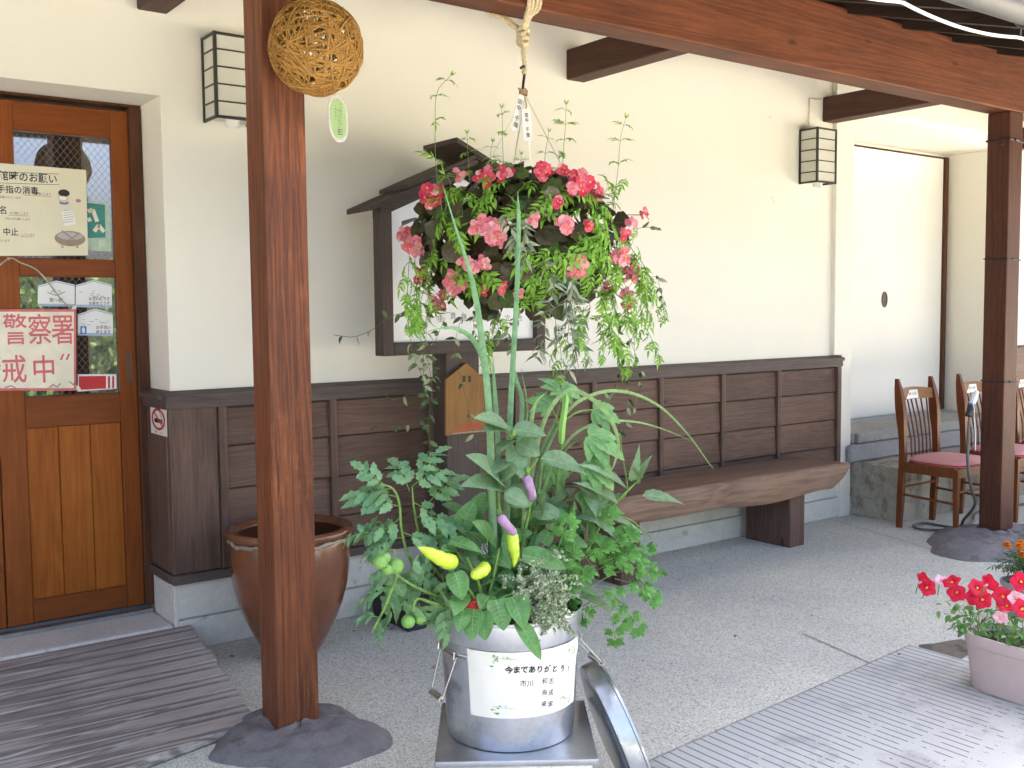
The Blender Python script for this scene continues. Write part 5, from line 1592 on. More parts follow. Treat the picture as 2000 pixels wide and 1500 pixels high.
for k, pts in enumerate(([(1110, 600, -.2), (1120, 690, -.2), (1105, 740, -.2), (1112, 770, -.2)], [(1070, 590, -.2), (1060, 660, -.2), (1045, 700, -.2)], [(980, 420, -.36), (1000, 450, -.36), (1010, 480, -.36)], [(1010, 430, -.36), (1030, 470, -.37), (1020, 520, -.37)])):
    trail(SVP, pts, 10, .06, .26, 140+k, [G['silver'], G['vinestem']])
WV = thing('wiry_vine', 'thin wiry vine with sparse tiny leaves dangling below the basket on both sides', 'plant', at(830, 700, 3.0))
for k, (pts, nl) in enumerate((([(812, 590, -.15), (822, 660, -.15), (842, 740, -.15), (838, 830, -.15), (842, 920, -.15)], 15), ([(795, 600, -.15), (806, 690, -.15), (826, 740, -.15), (832, 800, -.15)], 10), ([(835, 600, -.1), (832, 660, -.1), (826, 720, -.1), (838, 790, -.1)], 9), ([(870, 620, -.1), (850, 670, -.1), (846, 720, -.1), (858, 765, -.1)], 7),
                               ([(790, 610, -.15), (760, 620, -.15), (725, 645, -.16), (690, 658, -.16), (652, 654, -.16)], 5), ([(905, 610, -.1), (893, 650, -.1), (890, 690, -.1), (915, 800, -.1), (930, 870, -.1)], 7), ([(960, 610, -.1), (975, 650, -.1), (962, 690, -.1)], 8), ([(1010, 620, -.1), (990, 650, -.1), (1000, 690, -.1)], 7),
                               ([(1240, 560, -.15), (1280, 540, -.15), (1290, 570, -.15), (1302, 600, -.15)], 6), ([(1205, 640, -.2), (1222, 720, -.2), (1228, 780, -.2), (1212, 850, -.2), (1200, 900, -.2)], 13), ([(1190, 640, -.2), (1215, 700, -.2), (1200, 760, -.2), (1185, 800, -.2)], 9), ([(1230, 450, -.15), (1262, 444, -.15), (1292, 450, -.15)], 4),
                               ([(1225, 650, -.2), (1250, 720, -.2), (1248, 770, -.2), (1220, 830, -.2), (1195, 870, -.2)], 9), ([(930, 600, -.1), (925, 640, -.1), (940, 670, -.1)], 6), ([(838, 790, -.15), (810, 770, -.15), (770, 780, -.15), (750, 770, -.15)], 5), ([(842, 810, -.15), (815, 825, -.15), (780, 832, -.15), (722, 835, -.15)], 5))):
    trail(WV, pts, nl, .036, .42, 200+k, [G['vine'], G['vinestem']], sr=.0009, shape='ov', dens=2 if k not in (4, 11, 14, 15) else 1)
# ------------------------------------------------------------------ vegetables in the can
YC = BC[1]
def bp(px_, py_, dy=0.0): return at(px_, py_, YC+dy)
def stemtube(mb, pts, r0, r1, mat=0, n=6):
    P_ = smooth_path([bp(*p) for p in pts], 30)
    mb.tube(P_, [r0+(r1-r0)*i/(len(P_)-1) for i in range(len(P_))], n, mat)
    return P_
# --- leeks: long hollow tapering leaves
LK = thing('leek', 'tall leek with long straight blue green leaves rising from the can past the flower basket', 'plant', bp(975, 1190))
WK = .60
def blade(pts, w0, w1, mats, parent, name='leaf', tipfrac=.12, prof=None, flat=.45):
    P_ = smooth_path([bp(*p) for p in pts], 48); K = len(P_)
    mb = MB(); rs = []
    for i in range(K):
        t = i/(K-1); w = (w0+(w1-w0)*t)*WK/2/pxm(P_[i])
        if t > 1-tipfrac: w *= max(.06, (1-t)/tipfrac)**.8
        rs.append(w)
    u_prev = None; vs = []; fs = []
    for i in range(K):
        t_ = nrm(P_[min(K-1, i+1)]-P_[max(0, i-1)]); s_ = nrm(np.cross(t_, tocam(P_[i]))); nn = np.cross(s_, t_)
        vs += [P_[i]-s_*rs[i]+nn*0, P_[i]-nn*rs[i]*flat, P_[i]+s_*rs[i], P_[i]+nn*rs[i]*flat]
    for i in range(K-1):
        for j in range(4): fs.append((i*4+j, i*4+(j+1) % 4, i*4+4+(j+1) % 4, i*4+4+j))
    mb.add(vs, fs); return mb.build(name, mats, parent, smooth=True, sharp=60)
blade([(985, 1180, .02), (990, 1000, .02), (997, 800, .03), (1008, 600, .03), (1013, 450, .02), (1011, 372, .0)], 24, 11, G['leek'], LK, tipfrac=.12)
blade([(968, 1180, -.02), (962, 1000, -.02), (955, 800, -.02), (938, 640, -.03), (920, 540, -.04), (890, 445, -.05), (862, 352, -.06)], 27, 14, G['leek'], LK, tipfrac=.42)
blade([(960, 1150, .02), (958, 950, .02), (955, 800, .02), (945, 710, .02), (925, 665, 0), (895, 643, -.02), (862, 641, -.04), (828, 650, -.05)], 22, 14, G['leek'], LK, tipfrac=.4)
blade([(980, 1180, .05), (976, 1000, .05), (972, 850, .06), (966, 760, .07), (962, 690, .07)], 20, 13, G['leek'], LK, tipfrac=.3)
blade([(1000, 1150, .05), (1003, 950, .05), (1020, 800, .06), (1008, 740, .06), (1000, 700, .07)], 17, 12, G['leek'], LK, tipfrac=.25)
LG = thing('lemongrass', 'clump of narrow arching grass blades bending to the right over the bench', 'plant', bp(1030, 1180))
blade([(1005, 1180, 0), (1030, 980, -.01), (1060, 830, -.02), (1105, 765, -.05), (1150, 775, -.08), (1190, 815, -.1), (1208, 865, -.11), (1200, 905, -.11), (1192, 922, -.11)], 15, 13, G['leek2'], LG, tipfrac=.35)
blade([(1012, 1180, .03), (1045, 950, .04), (1100, 815, .06), (1160, 770, .08), (1225, 766, .1), (1290, 795, .14), (1345, 850, .17), (1385, 905, .2), (1396, 918, .2)], 13, 8, G['leek2'], LG, tipfrac=.5)
blade([(1020, 1180, .02), (1060, 960, .03), (1110, 860, .05), (1170, 825, .08), (1240, 824, .1), (1300, 840, .12), (1352, 862, .14)], 11, 8, G['leek2'], LG, tipfrac=.5)
blade([(1015, 1180, -.02), (1025, 1000, -.03), (1035, 850, -.04), (1045, 790, -.05), (1068, 765, -.06)], 18, 14, G['leek2'], LG, tipfrac=.4)
blade([(1022, 1180, .04), (1040, 1000, .05), (1060, 880, .06), (1085, 820, .06), (1098, 770, .06)], 13, 10, G['leek2'], LG, tipfrac=.4)
blade([(1030, 1180, .02), (1040, 1040, .03), (1055, 940, .03), (1062, 880, .03)], 14, 10, G['leek2'], LG, tipfrac=.4)
blade([(1000, 1180, .04), (1008, 980, .05), (1018, 870, .05), (1030, 800, .06), (1018, 720, .07)], 12, 10, G['leek2'], LG, tipfrac=.4)

# --- eggplant: dusty broad leaves, purple fruit
def leafset(parent, mats, lst, name='leaf', shape='ov', seg=8, jag=0, wav=.012, bend=.5, base_mat=0):
    for it in lst:
        a, c, w = it[0], it[1], it[2]
        dy0, dy1 = (it[3], it[4]) if len(it) > 4 else (-.04, -.09)
        A, Bq = bp(a[0], a[1], dy0), bp(c[0], c[1], dy1)
        mb = MB()
        leafab(mb, A, Bq, w/pxm(A), tocam(A)*.8+V(0, 0, .7)+rv(RN, .15), shape, bend+RN.uniform(-.2, .3), seg=seg, jag=jag, wav=wav, fold=RN.uniform(.05, .2), twist=RN.uniform(-.4, .4), rib=1)
        mb.build(name, [mats, G['vein']], parent, smooth=True, sharp=0)
EP = thing('eggplant_plant', 'eggplant with broad dusty green leaves and slim purple fruits in the can', 'plant', bp(1000, 1190, -.02))
mb = MB()
stemtube(mb, [(1005, 1190, -.02), (985, 1050, -.03), (975, 960, -.03), (1000, 880, -.03), (985, 830, -.03)], .006, .003)
stemtube(mb, [(1000, 1190, -.01), (1020, 1060, -.03), (1035, 990, -.04), (1030, 930, -.05), (1050, 895, -.05)], .005, .003)
mb.build('stem', G['stem'], EP, smooth=True)
leafset(EP, G['egg'], [((995, 835), (928, 815), 42), ((998, 850), (945, 840), 50), ((1005, 860), (972, 885), 46), ((1000, 840), (1068, 850), 48), ((1010, 865), (1055, 890), 48), ((985, 950), (914, 888), 58), ((980, 955), (900, 945), 46), ((985, 960), (1035, 990), 50),
    ((975, 930), (1012, 915), 50), ((1015, 950), (1040, 985), 40), ((1055, 895), (1150, 925), 52), ((1060, 1000), (1065, 965), 44), ((1040, 1000), (1100, 1005), 40), ((1000, 870), (1020, 935), 44), ((985, 965), (1035, 988), 52, -.08, -.12), ((990, 900), (965, 925), 44)])
def pod(mb, pts, r, mat=0, n=12, tip=.5):
    P_ = smooth_path([bp(*p) for p in pts], 18); K = len(P_)
    mb.tube(P_, [max(.0008, r*min(1, 5*(i/(K-1))+.55, 7*(1-i/(K-1)))**.6)*(1-.12*(i/(K-1))) for i in range(K)], n, mat)
mb = MB(); pod(mb, [(1028, 930, -.09), (1036, 955, -.10), (1042, 978, -.10)], .0125); mb.build('fruit', G['eggfruit'], EP, smooth=True)
mb = MB(); pod(mb, [(975, 1008, -.12), (990, 1026, -.13), (1008, 1046, -.13)], .0125); mb.build('fruit', G['eggfruit'], EP, smooth=True)
mb = MB()
for (px_, py_) in ((1003, 845), (975, 1000), (1030, 918)): mb.ball(bp(px_, py_, -.09), .007, 5, 0, 1.4)
mb.build('calyx', G['stem'], EP, smooth=True)

# --- okra: lobed leaves and an upright pod
OK = thing('okra_plant', 'okra plant with lobed green leaves and one upright ridged pod right of the leek', 'plant', bp(1080, 1190, .03))
mb = MB(); P_ = stemtube(mb, [(1075, 1190, .03), (1082, 1030, .03), (1090, 920, .03), (1098, 860, .03), (1108, 770, .03)], .007, .004)
for a, c in (((1094, 890, .03), (1150, 850, 0)), ((1090, 950, .03), (1150, 900, 0)), ((1098, 860, .03), (1075, 790, 0)), ((1102, 820, .03), (1160, 800, .05)), ((1100, 800, .03), (1095, 760, .0)), ((1086, 1000, .03), (1135, 960, 0))):
    stemtube(mb, [a, ((a[0]+c[0])/2, (a[1]+c[1])/2-6, a[2]), c], .003, .002)
mb.build('stem', G['stem'], OK, smooth=True)
def lobed(px_, py_, ang, L, dy, wid=.42, tilt=None):
    A = bp(px_, py_, dy); d = CR*math.cos(rad(ang))-CU*math.sin(rad(ang)); nh = nrm(tocam(A)*.7+V(0, 0, .8)+rv(RN, .15)); nh = nrm(nh-d*np.dot(nh, d)); s_ = np.cross(d, nh)
    mb = MB()
    for q, k in ((0, 1.0), (34, .84), (-34, .84), (72, .58), (-72, .58)):
        dd = d*math.cos(rad(q))+s_*math.sin(rad(q))
        leaf(mb, A+nh*.0006*abs(q)*.02, dd, nh, L*k*1.2/pxm(A), L*k*wid*1.25/pxm(A), 'ov', .7, .08, 10, .08, 0, 0, .012, rib=1)
    mb.build('leaf', [G['okra'], G['vein']], OK, smooth=True, sharp=0)
lobed(1150, 852, 20, 78, -.04); lobed(1150, 900, 35, 70, -.05, .55); lobed(1075, 790, 200, 46, 0); lobed(1160, 800, 15, 55, .05); lobed(1095, 762, 225, 44, 0); lobed(1098, 758, 20, 40, 0); lobed(1135, 960, 40, 62, -.02); lobed(1050, 850, 190, 52, .05); lobed(1075, 900, 60, 66, .04)
mb = MB(); pod(mb, [(1096, 866, -.02), (1098, 835, -.03), (1104, 790, -.03), (1106, 768, -.03)], .0095, n=5, tip=.55); mb.build('pod', G['okrapod'], OK, smooth=True, sharp=30)

# --- sweet pepper in front
PP = thing('pepper_plant', 'pepper plant with glossy pointed leaves and yellow green peppers at the front of the can', 'plant', bp(930, 1200, -.08))
mb = MB()
stemtube(mb, [(945, 1200, -.06), (935, 1140, -.10), (912, 1090, -.12)], .005, .003); stemtube(mb, [(945, 1200, -.06), (965, 1120, -.08), (975, 1070, -.08)], .005, .003)
stemtube(mb, [(940, 1190, -.06), (915, 1150, -.13), (885, 1120, -.15)], .004, .002); stemtube(mb, [(960, 1190, -.08), (975, 1170, -.14), (1000, 1160, -.16)], .004, .002); stemtube(mb, [(1010, 1200, -.06), (1030, 1180, -.16), (1038, 1200, -.19)], .003, .002)
mb.build('stem', G['stem'], PP, smooth=True)
leafset(PP, G['pepper'], [((888, 1118), (905, 1172), 46, -.15, -.18), ((905, 1160), (888, 1202), 38, -.14, -.2), ((925, 1190), (920, 1252), 46, -.16, -.21), ((942, 1195), (948, 1252), 42, -.17, -.2), ((955, 1165), (938, 1190), 40, -.13, -.16), ((968, 1172), (985, 1232), 52, -.16, -.2), ((1000, 1165), (1025, 1230), 50, -.17, -.21),
    ((1010, 1215), (1058, 1290), 36, -.19, -.23), ((905, 1130), (872, 1128), 34), ((930, 1140), (905, 1105), 34), ((935, 1140), (962, 1120), 36), ((975, 1120), (1005, 1150), 40), ((945, 1180), (975, 1150), 40), ((985, 1140), (960, 1165), 36), ((1005, 1180), (975, 1195), 36), ((950, 1090), (900, 1085), 40), ((960, 1085), (1000, 1110), 46), ((940, 1060), (905, 1035), 38), ((965, 1060), (925, 1020), 44), ((1020, 1085), (1108, 1110), 44, -.1, -.14), ((1035, 1060), (1090, 1075), 42), ((1000, 1060), (1040, 1040), 38), ((905, 1190), (895, 1235), 36, -.16, -.2), ((985, 1195), (1010, 1175), 34, -.16, -.18), ((870, 1050), (905, 1000), 40, .02, 0), ((880, 1060), (852, 1015), 38, .02, 0), ((900, 1040), (930, 975), 42, 0, -.02), ((895, 1080), (862, 1075), 36), ((925, 1010), (950, 960), 36, 0, .02)], shape='heart', wav=.006, bend=.6)
for pts, r in (([(884, 1098, -.16), (868, 1094, -.18), (840, 1080, -.19), (817, 1069, -.2)], .0195), ([(948, 1108, -.16), (940, 1116, -.18), (926, 1124, -.19), (920, 1128, -.19)], .0165), ([(1000, 1042, -.12), (1002, 1062, -.13), (1006, 1085, -.13), (1003, 1108, -.13)], .0165)):
    mb = MB(); P_ = smooth_path([bp(*p) for p in pts], 18); K = len(P_)
    mb.tube(P_, [max(.001, r*min(1, (i/(K-1)/.10)+.3)**.5*(1-(i/(K-1))**2.2)**.75*(1+.05*math.sin(i*1.7))) for i in range(K)], 14)
    o = mb.build('pepper', G['yellowpepper'], PP, smooth=True, sharp=0)
    mb = MB(); mb.tube([P_[0]-(P_[1]-P_[0])*3+V(0, 0, .008), P_[0], P_[1]], [.003, .004, .009], 8); mb.build('stalk', G['stem'], o, smooth=True)
mb = MB(); mb.ball(bp(924, 1190, -.10), .022, 8, 0, 1.2); mb.build('pepper', G['redpepper'], PP, smooth=True)

# --- tomato at the left
TM = thing('tomato_plant', 'tomato plant with feathery toothed leaves and small green tomatoes leaning out to the left', 'plant', bp(880, 1200, 0))
mb = MB()
for pts in ([(900, 1200, .0), (850, 1130, 0), (805, 1100, 0), (785, 1040, 0), (780, 985, 0), (768, 955, 0), (742, 945, 0)], [(880, 1150, 0), (830, 1080, .03), (810, 1000, .04), (805, 950, .04)], [(890, 1180, -.05), (840, 1160, -.08), (800, 1140, -.1), (770, 1120, -.1)], [(895, 1190, -.06), (850, 1180, -.12), (815, 1170, -.14), (805, 1195, -.15)], [(780, 1110, -.1), (765, 1150, -.12), (750, 1190, -.12), (726, 1235, -.12)]):
    stemtube(mb, pts, .005, .0022)
mb.build('stem', G['stem'], TM, smooth=True)
r_ = random.Random(31)
TL = [((770, 955, 0), 195, 85), ((775, 970, 0), 165, 80), ((782, 990, 0), 200, 80), ((785, 1010, .0), 150, 85), ((788, 1040, 0), 10, 80), ((800, 960, .04), 250, 75), ((805, 950, .04), 320, 70), ((806, 980, .04), 20, 90), ((810, 1010, .03), 345, 90), ((790, 1050, -.03), 170, 80), ((795, 1080, -.03), 25, 85), ((830, 1090, 0), 350, 75), ((780, 1120, -.1), 195, 75), ((775, 1115, -.1), 120, 80), ((765, 1150, -.12), 170, 70), ((760, 1165, -.12), 60, 65), ((745, 1200, -.12), 110, 60), ((740, 1205, -.12), 200, 50), ((810, 1170, -.14), 90, 70), ((840, 1165, -.1), 75, 85), ((850, 1150, -.1), 45, 70), ((820, 1040, .03), 10, 85), ((840, 1060, .02), 330, 90), ((850, 1110, -.03), 100, 80), ((805, 1100, -.05), 110, 70), ((862, 1120, -.06), 70, 80), ((870, 1090, .0), 320, 85), ((752, 948, 0), 215, 60), ((815, 930, .04), 280, 70), ((835, 985, .05), 300, 80), ((850, 1020, .04), 20, 90), ((775, 1075, -.05), 185, 75), ((765, 1030, -.02), 160, 70), ((840, 1130, .02), 150, 90), ((870, 1150, .02), 110, 80), ((745, 1020, 0), 200, 60), ((720, 1040, 0), 170, 55), ((800, 1130, -.08), 150, 60), ((860, 1180, -.1), 55, 70)]
for (a, ang, L) in TL:
    A = bp(*a); d = CR*math.cos(rad(ang))-CU*math.sin(rad(ang))+rv(r_, .15)
    mb = MB(); pinnate(mb, A, d, tocam(A)*.6+V(0, 0, .9)+rv(r_, .2), L/pxm(A)*1.38, r_, 3, .38, .50, r_.uniform(.4, 1.1), 'ov', .22, 1.25, 0, 1, 7)
    mb.build('leaf', [G['tomato'], G['stem']], TM, smooth=True, sharp=0)
for (px_, py_, R_) in ((743, 1098, 15), (757, 1112, 12), (773, 1106, 17), (752, 1090, 12), (797, 1214, 14), (820, 1208, 12)):
    c = bp(px_, py_, -.13); q = R_/pxm(c)
    mb = MB(); mb.ball(c, q, 10, 0, .92); o = mb.build('tomato', G['greentomato'], TM, smooth=True, sharp=0)
    mb = MB()
    for k in range(5):
        a = k*1.257; leaf(mb, c+V(0, 0, q*.9), V(math.cos(a), math.sin(a), .1), V(0, 0, 1), q*.9, q*.3, 'lance', .9, .1, 3)
    mb.tube([c+V(0, 0, q*.9), c+V(.004, .01, q*.9+.02)], .0015, 5); mb.build('calyx', G['stem'], o, smooth=True)

# --- parsley and trailing celery leaves at the right
PR = thing('parsley', 'bright green flat parsley spilling over the right side of the can', 'plant', bp(1110, 1195, -.02))
r_ = random.Random(41)
def parsley(px_, py_, ang, L, dy, k3=True):
    A = bp(px_, py_, dy); d = nrm(CR*math.cos(rad(ang))-CU*math.sin(rad(ang))+rv(r_, .12)); nh = nrm(tocam(A)*.6+V(0, 0, .8)+rv(r_, .3)); nh = nrm(nh-d*np.dot(nh, d)); s_ = np.cross(d, nh)
    Lm = L/pxm(A); mb = MB()
    B2 = A+d*Lm*.5; mb.tube([A, B2, A+d*Lm*.75], .0012, 4, 1, cap=False)
    for o_, dirs in ((A+d*Lm*.42, (62, -62)), (A+d*Lm*.72, (0, 50, -50))):
        for q in dirs:
            dd = d*math.cos(rad(q))+s_*math.sin(rad(q)); st_ = o_+dd*Lm*.06
            for w_ in (-34, 0, 34):
                d3 = dd*math.cos(rad(w_))+np.cross(dd, nh)*-math.sin(rad(w_))
                leaf(mb, st_, d3, nh+rv(r_, .12), Lm*.36*(1 if w_ == 0 else .8), Lm*.15, 'ov', r_.uniform(.3, .9), .1, 7, .34)
    mb.build('leaf', [G['parsley'], G['stem']], PR, smooth=True, sharp=0)
for i in range(27):
    a = r_.uniform(-150, 10); x = r_.uniform(1055, 1175); y = r_.uniform(1075, 1165)
    parsley(x, y, -a if r_.random() < .25 else a if a > -100 else a*.6, r_.uniform(60, 88), r_.uniform(-.16, .06))
for x, y, a, L in ((1190, 1100, -10, 75), (1200, 1130, 20, 80), (1215, 1105, 5, 75), (1225, 1090, -30, 60), (1235, 1130, 30, 70), (1190, 1170, 55, 75), (1215, 1180, 60, 70), (1180, 1060, -20, 70), (1175, 1150, 40, 70), (1245, 1110, 10, 60), (1250, 1135, 50, 60), (1195, 1205, 70, 60), (1165, 1040, -50, 60), (1200, 1075, -40, 60)):
    parsley(x, y, a, L, -.08)
mb = MB()
for pts in ([(1100, 1195, -.04), (1150, 1150, -.07), (1200, 1120, -.08), (1240, 1110, -.08)], [(1110, 1195, -.04), (1150, 1188, -.08), (1190, 1180, -.1), (1215, 1185, -.1)], [(1090, 1195, 0), (1120, 1120, -.03), (1150, 1070, -.05), (1175, 1045, -.05)], [(1120, 1195, -.04), (1165, 1170, -.08), (1200, 1165, -.1), (1230, 1200, -.1)]): stemtube(mb, pts, .0022, .0015)
mb.build('stem', G['stem'], PR, smooth=True)

# low filling leaves of the pepper plant between the stems
r_ = random.Random(91)
for i in range(70):
    x, y = r_.uniform(872, 1150), r_.uniform(985, 1170)
    if x < 905 and y < 1040: continue
    dy = r_.uniform(-.07, .14)
    a = r_.uniform(0, 6.28); L = r_.uniform(52, 84)
    A = bp(x, y, dy); Bq = A+(CR*math.cos(a)+CU*math.sin(a)*.8-CF*r_.uniform(-.1, .5))*L/pxm(A)-V(0, 0, .012)
    mb = MB(); leafab(mb, A, Bq, L*.56/pxm(A), tocam(A)*.5+V(0, 0, 1)+rv(r_, .3), 'heart', .6+r_.uniform(-.2, .3), seg=7, fold=r_.uniform(.05, .2), twist=r_.uniform(-.4, .4), wav=.008, rib=1)
    mb.tube([A, bp(r_.uniform(960, 1040), 1195, dy*.4)], .0014, 4, 2, cap=False)
    mb.build('leaf', [G['pepper'] if i % 3 else G['egg'], G['vein'], G['stem']], PP, smooth=True, sharp=0)
for i in range(46):
    x, y = r_.uniform(1035, 1200), r_.uniform(925, 1090)
    if x > 1120 and y < 960: continue
    dy = r_.uniform(-.05, .12)
    a = r_.uniform(-.6, 3.7); L = r_.uniform(44, 70)
    A = bp(x, y, dy); Bq = A+(CR*math.cos(a)+CU*math.sin(a)*.8-CF*r_.uniform(-.1, .5))*L/pxm(A)-V(0, 0, .008)
    mb = MB(); leafab(mb, A, Bq, L*.44/pxm(A), tocam(A)*.5+V(0, 0, 1)+rv(r_, .3), 'ov', .6+r_.uniform(-.2, .3), seg=7, fold=r_.uniform(.05, .2), twist=r_.uniform(-.4, .4), wav=.008, rib=1)
    mb.tube([A, bp((x+1050)/2, (y+1190)/2, dy*.6), bp(1050, 1195, dy*.4)], .0012, 4, 2, cap=False)
    mb.build('leaf', [G['egg'] if i % 3 else G['pepper'], G['vein'], G['stem']], EP, smooth=True, sharp=0)
# --- branching herb with long toothed leaves reaching right
HR = thing('leafy_herb', 'branching herb with long toothed leaves reaching right in front of the bench', 'plant', bp(1120, 1190, 0))
mb = MB(); stemtube(mb, [(1110, 1190, 0), (1160, 1050, -.02), (1200, 985, -.03), (1255, 930, -.04)], .006, .003); stemtube(mb, [(1215, 975, -.03), (1225, 950, -.03), (1214, 880, -.03), (1212, 850, -.03)], .003, .0015); stemtube(mb, [(1185, 1005, -.03), (1230, 1015, -.04), (1270, 1048, -.05)], .003, .0012); stemtube(mb, [(1170, 1035, -.02), (1155, 985, -.02), (1150, 940, -.02)], .003, .002)
mb.build('stem', G['stem'], HR, smooth=True)
leafset(HR, G['egg'], [((1255, 968), (1338, 983), 34), ((1232, 940), (1250, 868), 22), ((1248, 935), (1274, 890), 20), ((1225, 955), (1130, 908), 34), ((1205, 980), (1118, 940), 40), ((1155, 990), (1120, 945), 34), ((1150, 950), (1165, 1010), 34), ((1160, 1010), (1215, 1060), 26), ((1190, 1010), (1262, 1045), 20), ((1140, 1020), (1190, 975), 32), ((1120, 1060), (1085, 1000), 38, 0, 0), ((1130, 1080), (1165, 1030), 36, 0, 0), ((1245, 945), (1235, 905), 18)], shape='lance', jag=.08, seg=12, wav=.004)
leafset(HR, G['purpleleaf'], [((1150, 1060), (1152, 1010), 26), ((1175, 1080), (1215, 1062), 34), ((1140, 1080), (1170, 1130), 34), ((1130, 1000), (1110, 960), 24), ((1085, 1040), (1050, 1080), 40), ((1050, 1090), (1085, 1130), 40)], shape='lance', jag=.05, seg=10)

# --- thyme cushion over the rim
TH = thing('thyme', 'dense cushion of tiny pale variegated thyme leaves spilling over the front rim of the can', 'plant', bp(1060, 1190, -.12))
r_ = random.Random(51); mb = MB()
for i in range(150):
    x = 1060+r_.gauss(0, 30); y = 1155+r_.gauss(0, 32)
    if x > 1135 or x < 985 or y > 1240: continue
    p0 = bp(x, y, -.15+r_.uniform(-.05, .06)); d = nrm(rv(r_, .6)+V(0, 0, .1)+tocam(p0)*.4); pts = [p0]
    for k in range(5): d = nrm(d+V(0, 0, -.12)+rv(r_, .15)); pts.append(pts[-1]+d*.009)
    mb.tube(pts, .0007, 3, 1, cap=False)
    for k, q in enumerate(pts):
        for j in range(4):
            leaf(mb, q, rv(r_)+d*.4, tocam(q)+rv(r_, .5), r_.uniform(.006, .0095), r_.uniform(.004, .006), 'round', .3, .1, 3)
for i in range(26):
    p0 = bp(1085+r_.gauss(0, 18), 1205+r_.gauss(0, 14), -.2); d = nrm(V(0, 0, -.6)+rv(r_, .4)); pts = [p0]
    for k in range(5): d = nrm(d+rv(r_, .2)); pts.append(pts[-1]+d*.008)
    mb.tube(pts, .0007, 3, 1, cap=False)
    for q in pts:
        for j in range(4): leaf(mb, q, rv(r_)+d*.4, tocam(q)+rv(r_, .5), r_.uniform(.006, .0095), r_.uniform(.004, .006), 'round', .3, .1, 3)
mb.build('foliage', [G['thyme'], G['stem']], TH, smooth=True, sharp=0)

# ------------------------------------------------------------------ petunias and marigolds
PT = thing('petunia', 'row of petunias with crimson trumpet flowers and light green leaves in the mauve planter', 'plant', (PX, PYc, .19))
r_ = random.Random(61); mb = MB()
for i in range(420):
    a = V(PX+r_.uniform(-.11, .11), PYc+r_.uniform(-.36, .37), .19)
    if r_.random() < .12: a = V(PX-.02+r_.uniform(-.08, .04), PYc+.34+r_.uniform(0, .04), .2)
    d = nrm(V((a[0]-PX)*4, (a[1]-PYc)*.9, .8)+rv(r_, .35)); p = a+d*r_.uniform(.0, .12)
    leaf(mb, p, nrm(d*.4+rv(r_, .7)), V(0, 0, 1)+rv(r_, .4), r_.uniform(.025, .042), r_.uniform(.014, .022), 'ov', r_.uniform(.2, .9), .12, 4)
    if i % 4 == 0: mb.tube([a, p], .0016, 4, 1, cap=False)
mb.build('foliage', [G['petunia'], G['stem']], PT, smooth=True, sharp=0)
def trumpet(parent, c, f, R_, mats):
    f = nrm(f); a = nrm(np.cross(f, V(.2, .1, 1))); b_ = np.cross(f, a); n = 30; vs = []; fs = []
    prof = ((.10, -1.0), (.13, -.55), (.22, -.22), (.5, -.06), (.8, -.02), (1.0, -.06))
    for k, (r0, z) in enumerate(prof):
        for j in range(n):
            t = 2*math.pi*j/n; q = r0*(1+(.10*math.cos(5*t) if k > 2 else 0)); zz = z+(.05*math.sin(5*t+1) if k > 3 else 0)
            vs.append(c+(a*math.cos(t)*q+b_*math.sin(t)*q)*R_+f*zz*R_)
    fs = [(i*n+j, i*n+(j+1) % n, (i+1)*n+(j+1) % n, (i+1)*n+j) for i in range(5) for j in range(n)]
    mb = MB(); mb.add(vs, fs[n:]); mb.add(vs[:2*n], fs[:n], 1); mb.ball(c-f*R_*.2, R_*.14, 5, 2)
    mb.tube([c-f*R_, c-f*R_*1.5-V(0, 0, .03)], .0018, 5, 3)
    mb.build('flower', mats, parent, smooth=True, sharp=0)
FL = [(1812, 1147, 1), (1858, 1135, 1), (1868, 1158, 1), (1910, 1147, 1), (1903, 1165, 1), (1918, 1171, 1), (1958, 1164, 1), (1966, 1181, 1), (1994, 1136, 1), (1998, 1188, 1), (1840, 1133, 0), (1985, 1168, 0), (1955, 1205, 0), (1935, 1138, 1), (1806, 1133, 1)]
for px_, py_, red in FL:
    yy = PYc+.38-(px_-1800)/200*.42
    c = at(px_, py_, yy)
    trumpet(PT, c, tocam(c)*.8+V(0, 0, .35)+rv(r_, .3) if px_ not in (1935, 1806) else V(1, -.2, .3), .030 if red else .024, [G['petunia_fl'] if red else G['petunia_pale'], G['petunia_pale'], G['yellow'], G['stem']])
MG = thing('marigold', 'orange marigolds with dark ferny leaves in the small grey pot', 'plant', (gp[0], gp[1], .16))
mb = MB()
for i in range(170):
    d = nrm(V(r_.gauss(0, .5), r_.gauss(0, .5), .8)); p = V(gp[0], gp[1], .15)+d*r_.uniform(.03, .15)
    pinnate(mb, p, d*.4+rv(r_, .6), V(0, 0, 1)+rv(r_, .3), r_.uniform(.05, .08), r_, 3, .36, .3, .7, stemmat=1, seg=3)
mb.build('foliage', [G['marileaf'], G['stem']], MG, smooth=True, sharp=0)
for k in range(9):
    a = k*2.4; q = V(gp[0]+.10*math.cos(a)*(k/9)**.5, gp[1]+.10*math.sin(a)*(k/9)**.5, .30+.03*r_.uniform(-1, 1))
    if k in (2, 5): q = q+V(-.03, 0, -.03)
    mb = MB()
    for ring in range(4):
        for j in range(11-2*ring):
            t = 2*math.pi*j/(11-2*ring)+ring; d = V(math.cos(t), math.sin(t), .15+.45*ring)
            leaf(mb, q+V(0, 0, ring*.003), d, V(0, 0, 1)-d*.2, .022-.003*ring, .017, 'fan', .7, .15, 4, .08)
    mb.tube([q, V(gp[0], gp[1], .16)], .002, 4, 1)
    mb.build('flower', [G['marigold'], G['stem']], MG, smooth=True, sharp=0, origin=q)

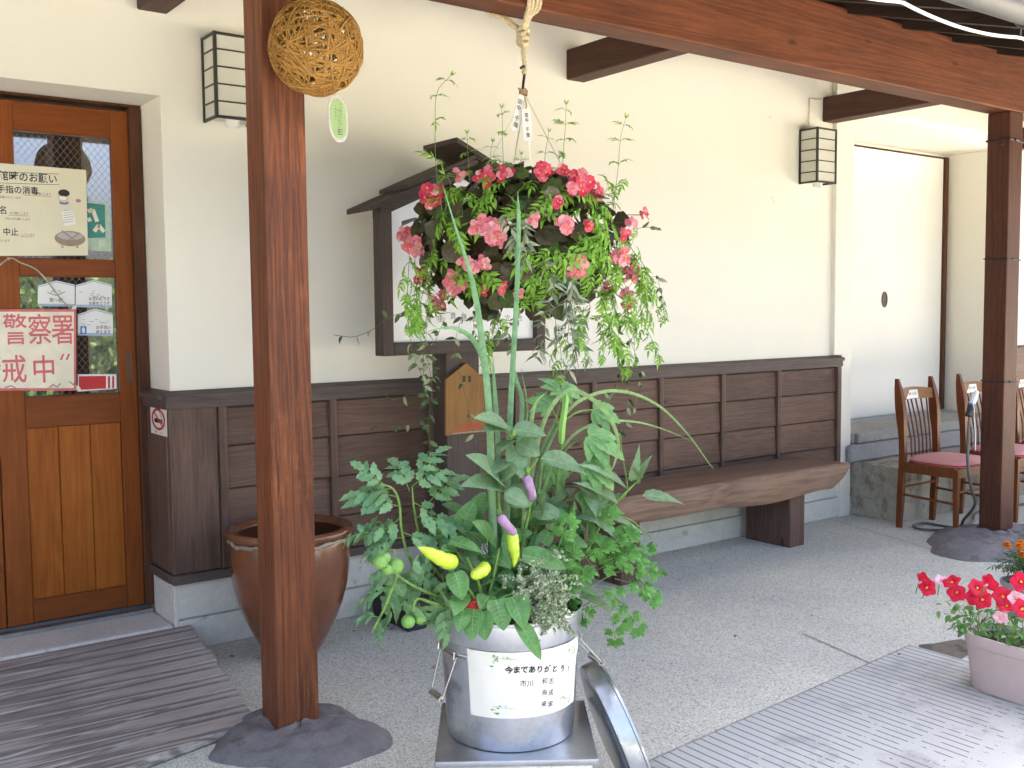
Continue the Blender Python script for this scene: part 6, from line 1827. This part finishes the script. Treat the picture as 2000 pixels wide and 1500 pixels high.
# fallen petal and dry leaves on the floor
mb = MB(); r_ = random.Random(71)
for px_, py_ in ((762, 1222), (770, 1226), (695, 1232), (1245, 1145), (1665, 1002), (1668, 1006), (446, 1283), (500, 1288), (1330, 1130), (1760, 1277), (1440, 1240)):
    p = atz(px_, py_, .006); leaf(mb, p, V(r_.gauss(0, 1), r_.gauss(0, 1), .1), V(0, 0, 1)+rv(r_, .3), r_.uniform(.02, .04), .014, 'lance', .8, .2, 4)
for i in range(70):
    x = r_.uniform(1.4, 5.8); y = 4.11-abs(r_.gauss(0, .05)) if i < 48 else r_.uniform(2.2, 4.0)
    leaf(mb, V(x, y, .004), V(r_.gauss(0, 1), r_.gauss(0, 1), .1), V(0, 0, 1)+rv(r_, .3), r_.uniform(.006, .020), .007, 'lance', .8, .2, 3)
tag(mb.build('fallen_leaves', plain('dry_leaf', (.14, .075, .04), .8), smooth=True), kind='stuff')
mb = MB(); p = atz(850, 1301, .006)
for k in range(4): leaf(mb, p, V(math.cos(k*1.6), math.sin(k*1.6), .1), V(0, 0, 1), .018, .013, 'round', .5, .1, 4)
tag(mb.build('fallen_flower', G['petal'], smooth=True), 'fallen pink flower lying on the floor left of the galvanised can', 'flower')

# bare earth left between the grooved slab and the planter
mb = MB(); r_ = random.Random(81); c = atz(1850, 1272, .003)
n = 26; mb.add([c+V((.17+.03*math.sin(3*a)+r_.uniform(-.02, .02))*math.cos(a), (.10+.02*math.sin(5*a)+r_.uniform(-.015, .015))*math.sin(a), 0) for a in np.linspace(0, 2*math.pi, n, endpoint=False)], [tuple(range(n))])
tag(mb.build('earth_patch', concrete('bare_earth', (.16, .14, .11), .6, .55)), kind='structure')

# clipped hedge across the yard (it shows as the green reflection in the lower door glass)
HD = thing('hedge', 'leafy green hedge across the yard, seen mirrored in the lower door glass', 'hedge', (1, -6.5, 0))
r_ = random.Random(101); mb = MB()
for i in range(9000):
    f = r_.random(); x = r_.uniform(-9, 13)
    top = 2.1+.18*math.sin(x*1.3)+.12*math.sin(x*3.1)
    if f < .75: p = V(x, -6.0+r_.gauss(0, .09), r_.uniform(.02, top))
    else: p = V(x, r_.uniform(-7, -6), top+r_.gauss(0, .07))
    leaf(mb, p, rv(r_), V(0, .8, .5)+rv(r_, .6), r_.uniform(.09, .15), r_.uniform(.06, .09), 'ov', .4, .12, 2)
mb.build('foliage', leafmat('hedge_leaf', (.035, .085, .02), (.09, .17, .04), .5, .2), HD)
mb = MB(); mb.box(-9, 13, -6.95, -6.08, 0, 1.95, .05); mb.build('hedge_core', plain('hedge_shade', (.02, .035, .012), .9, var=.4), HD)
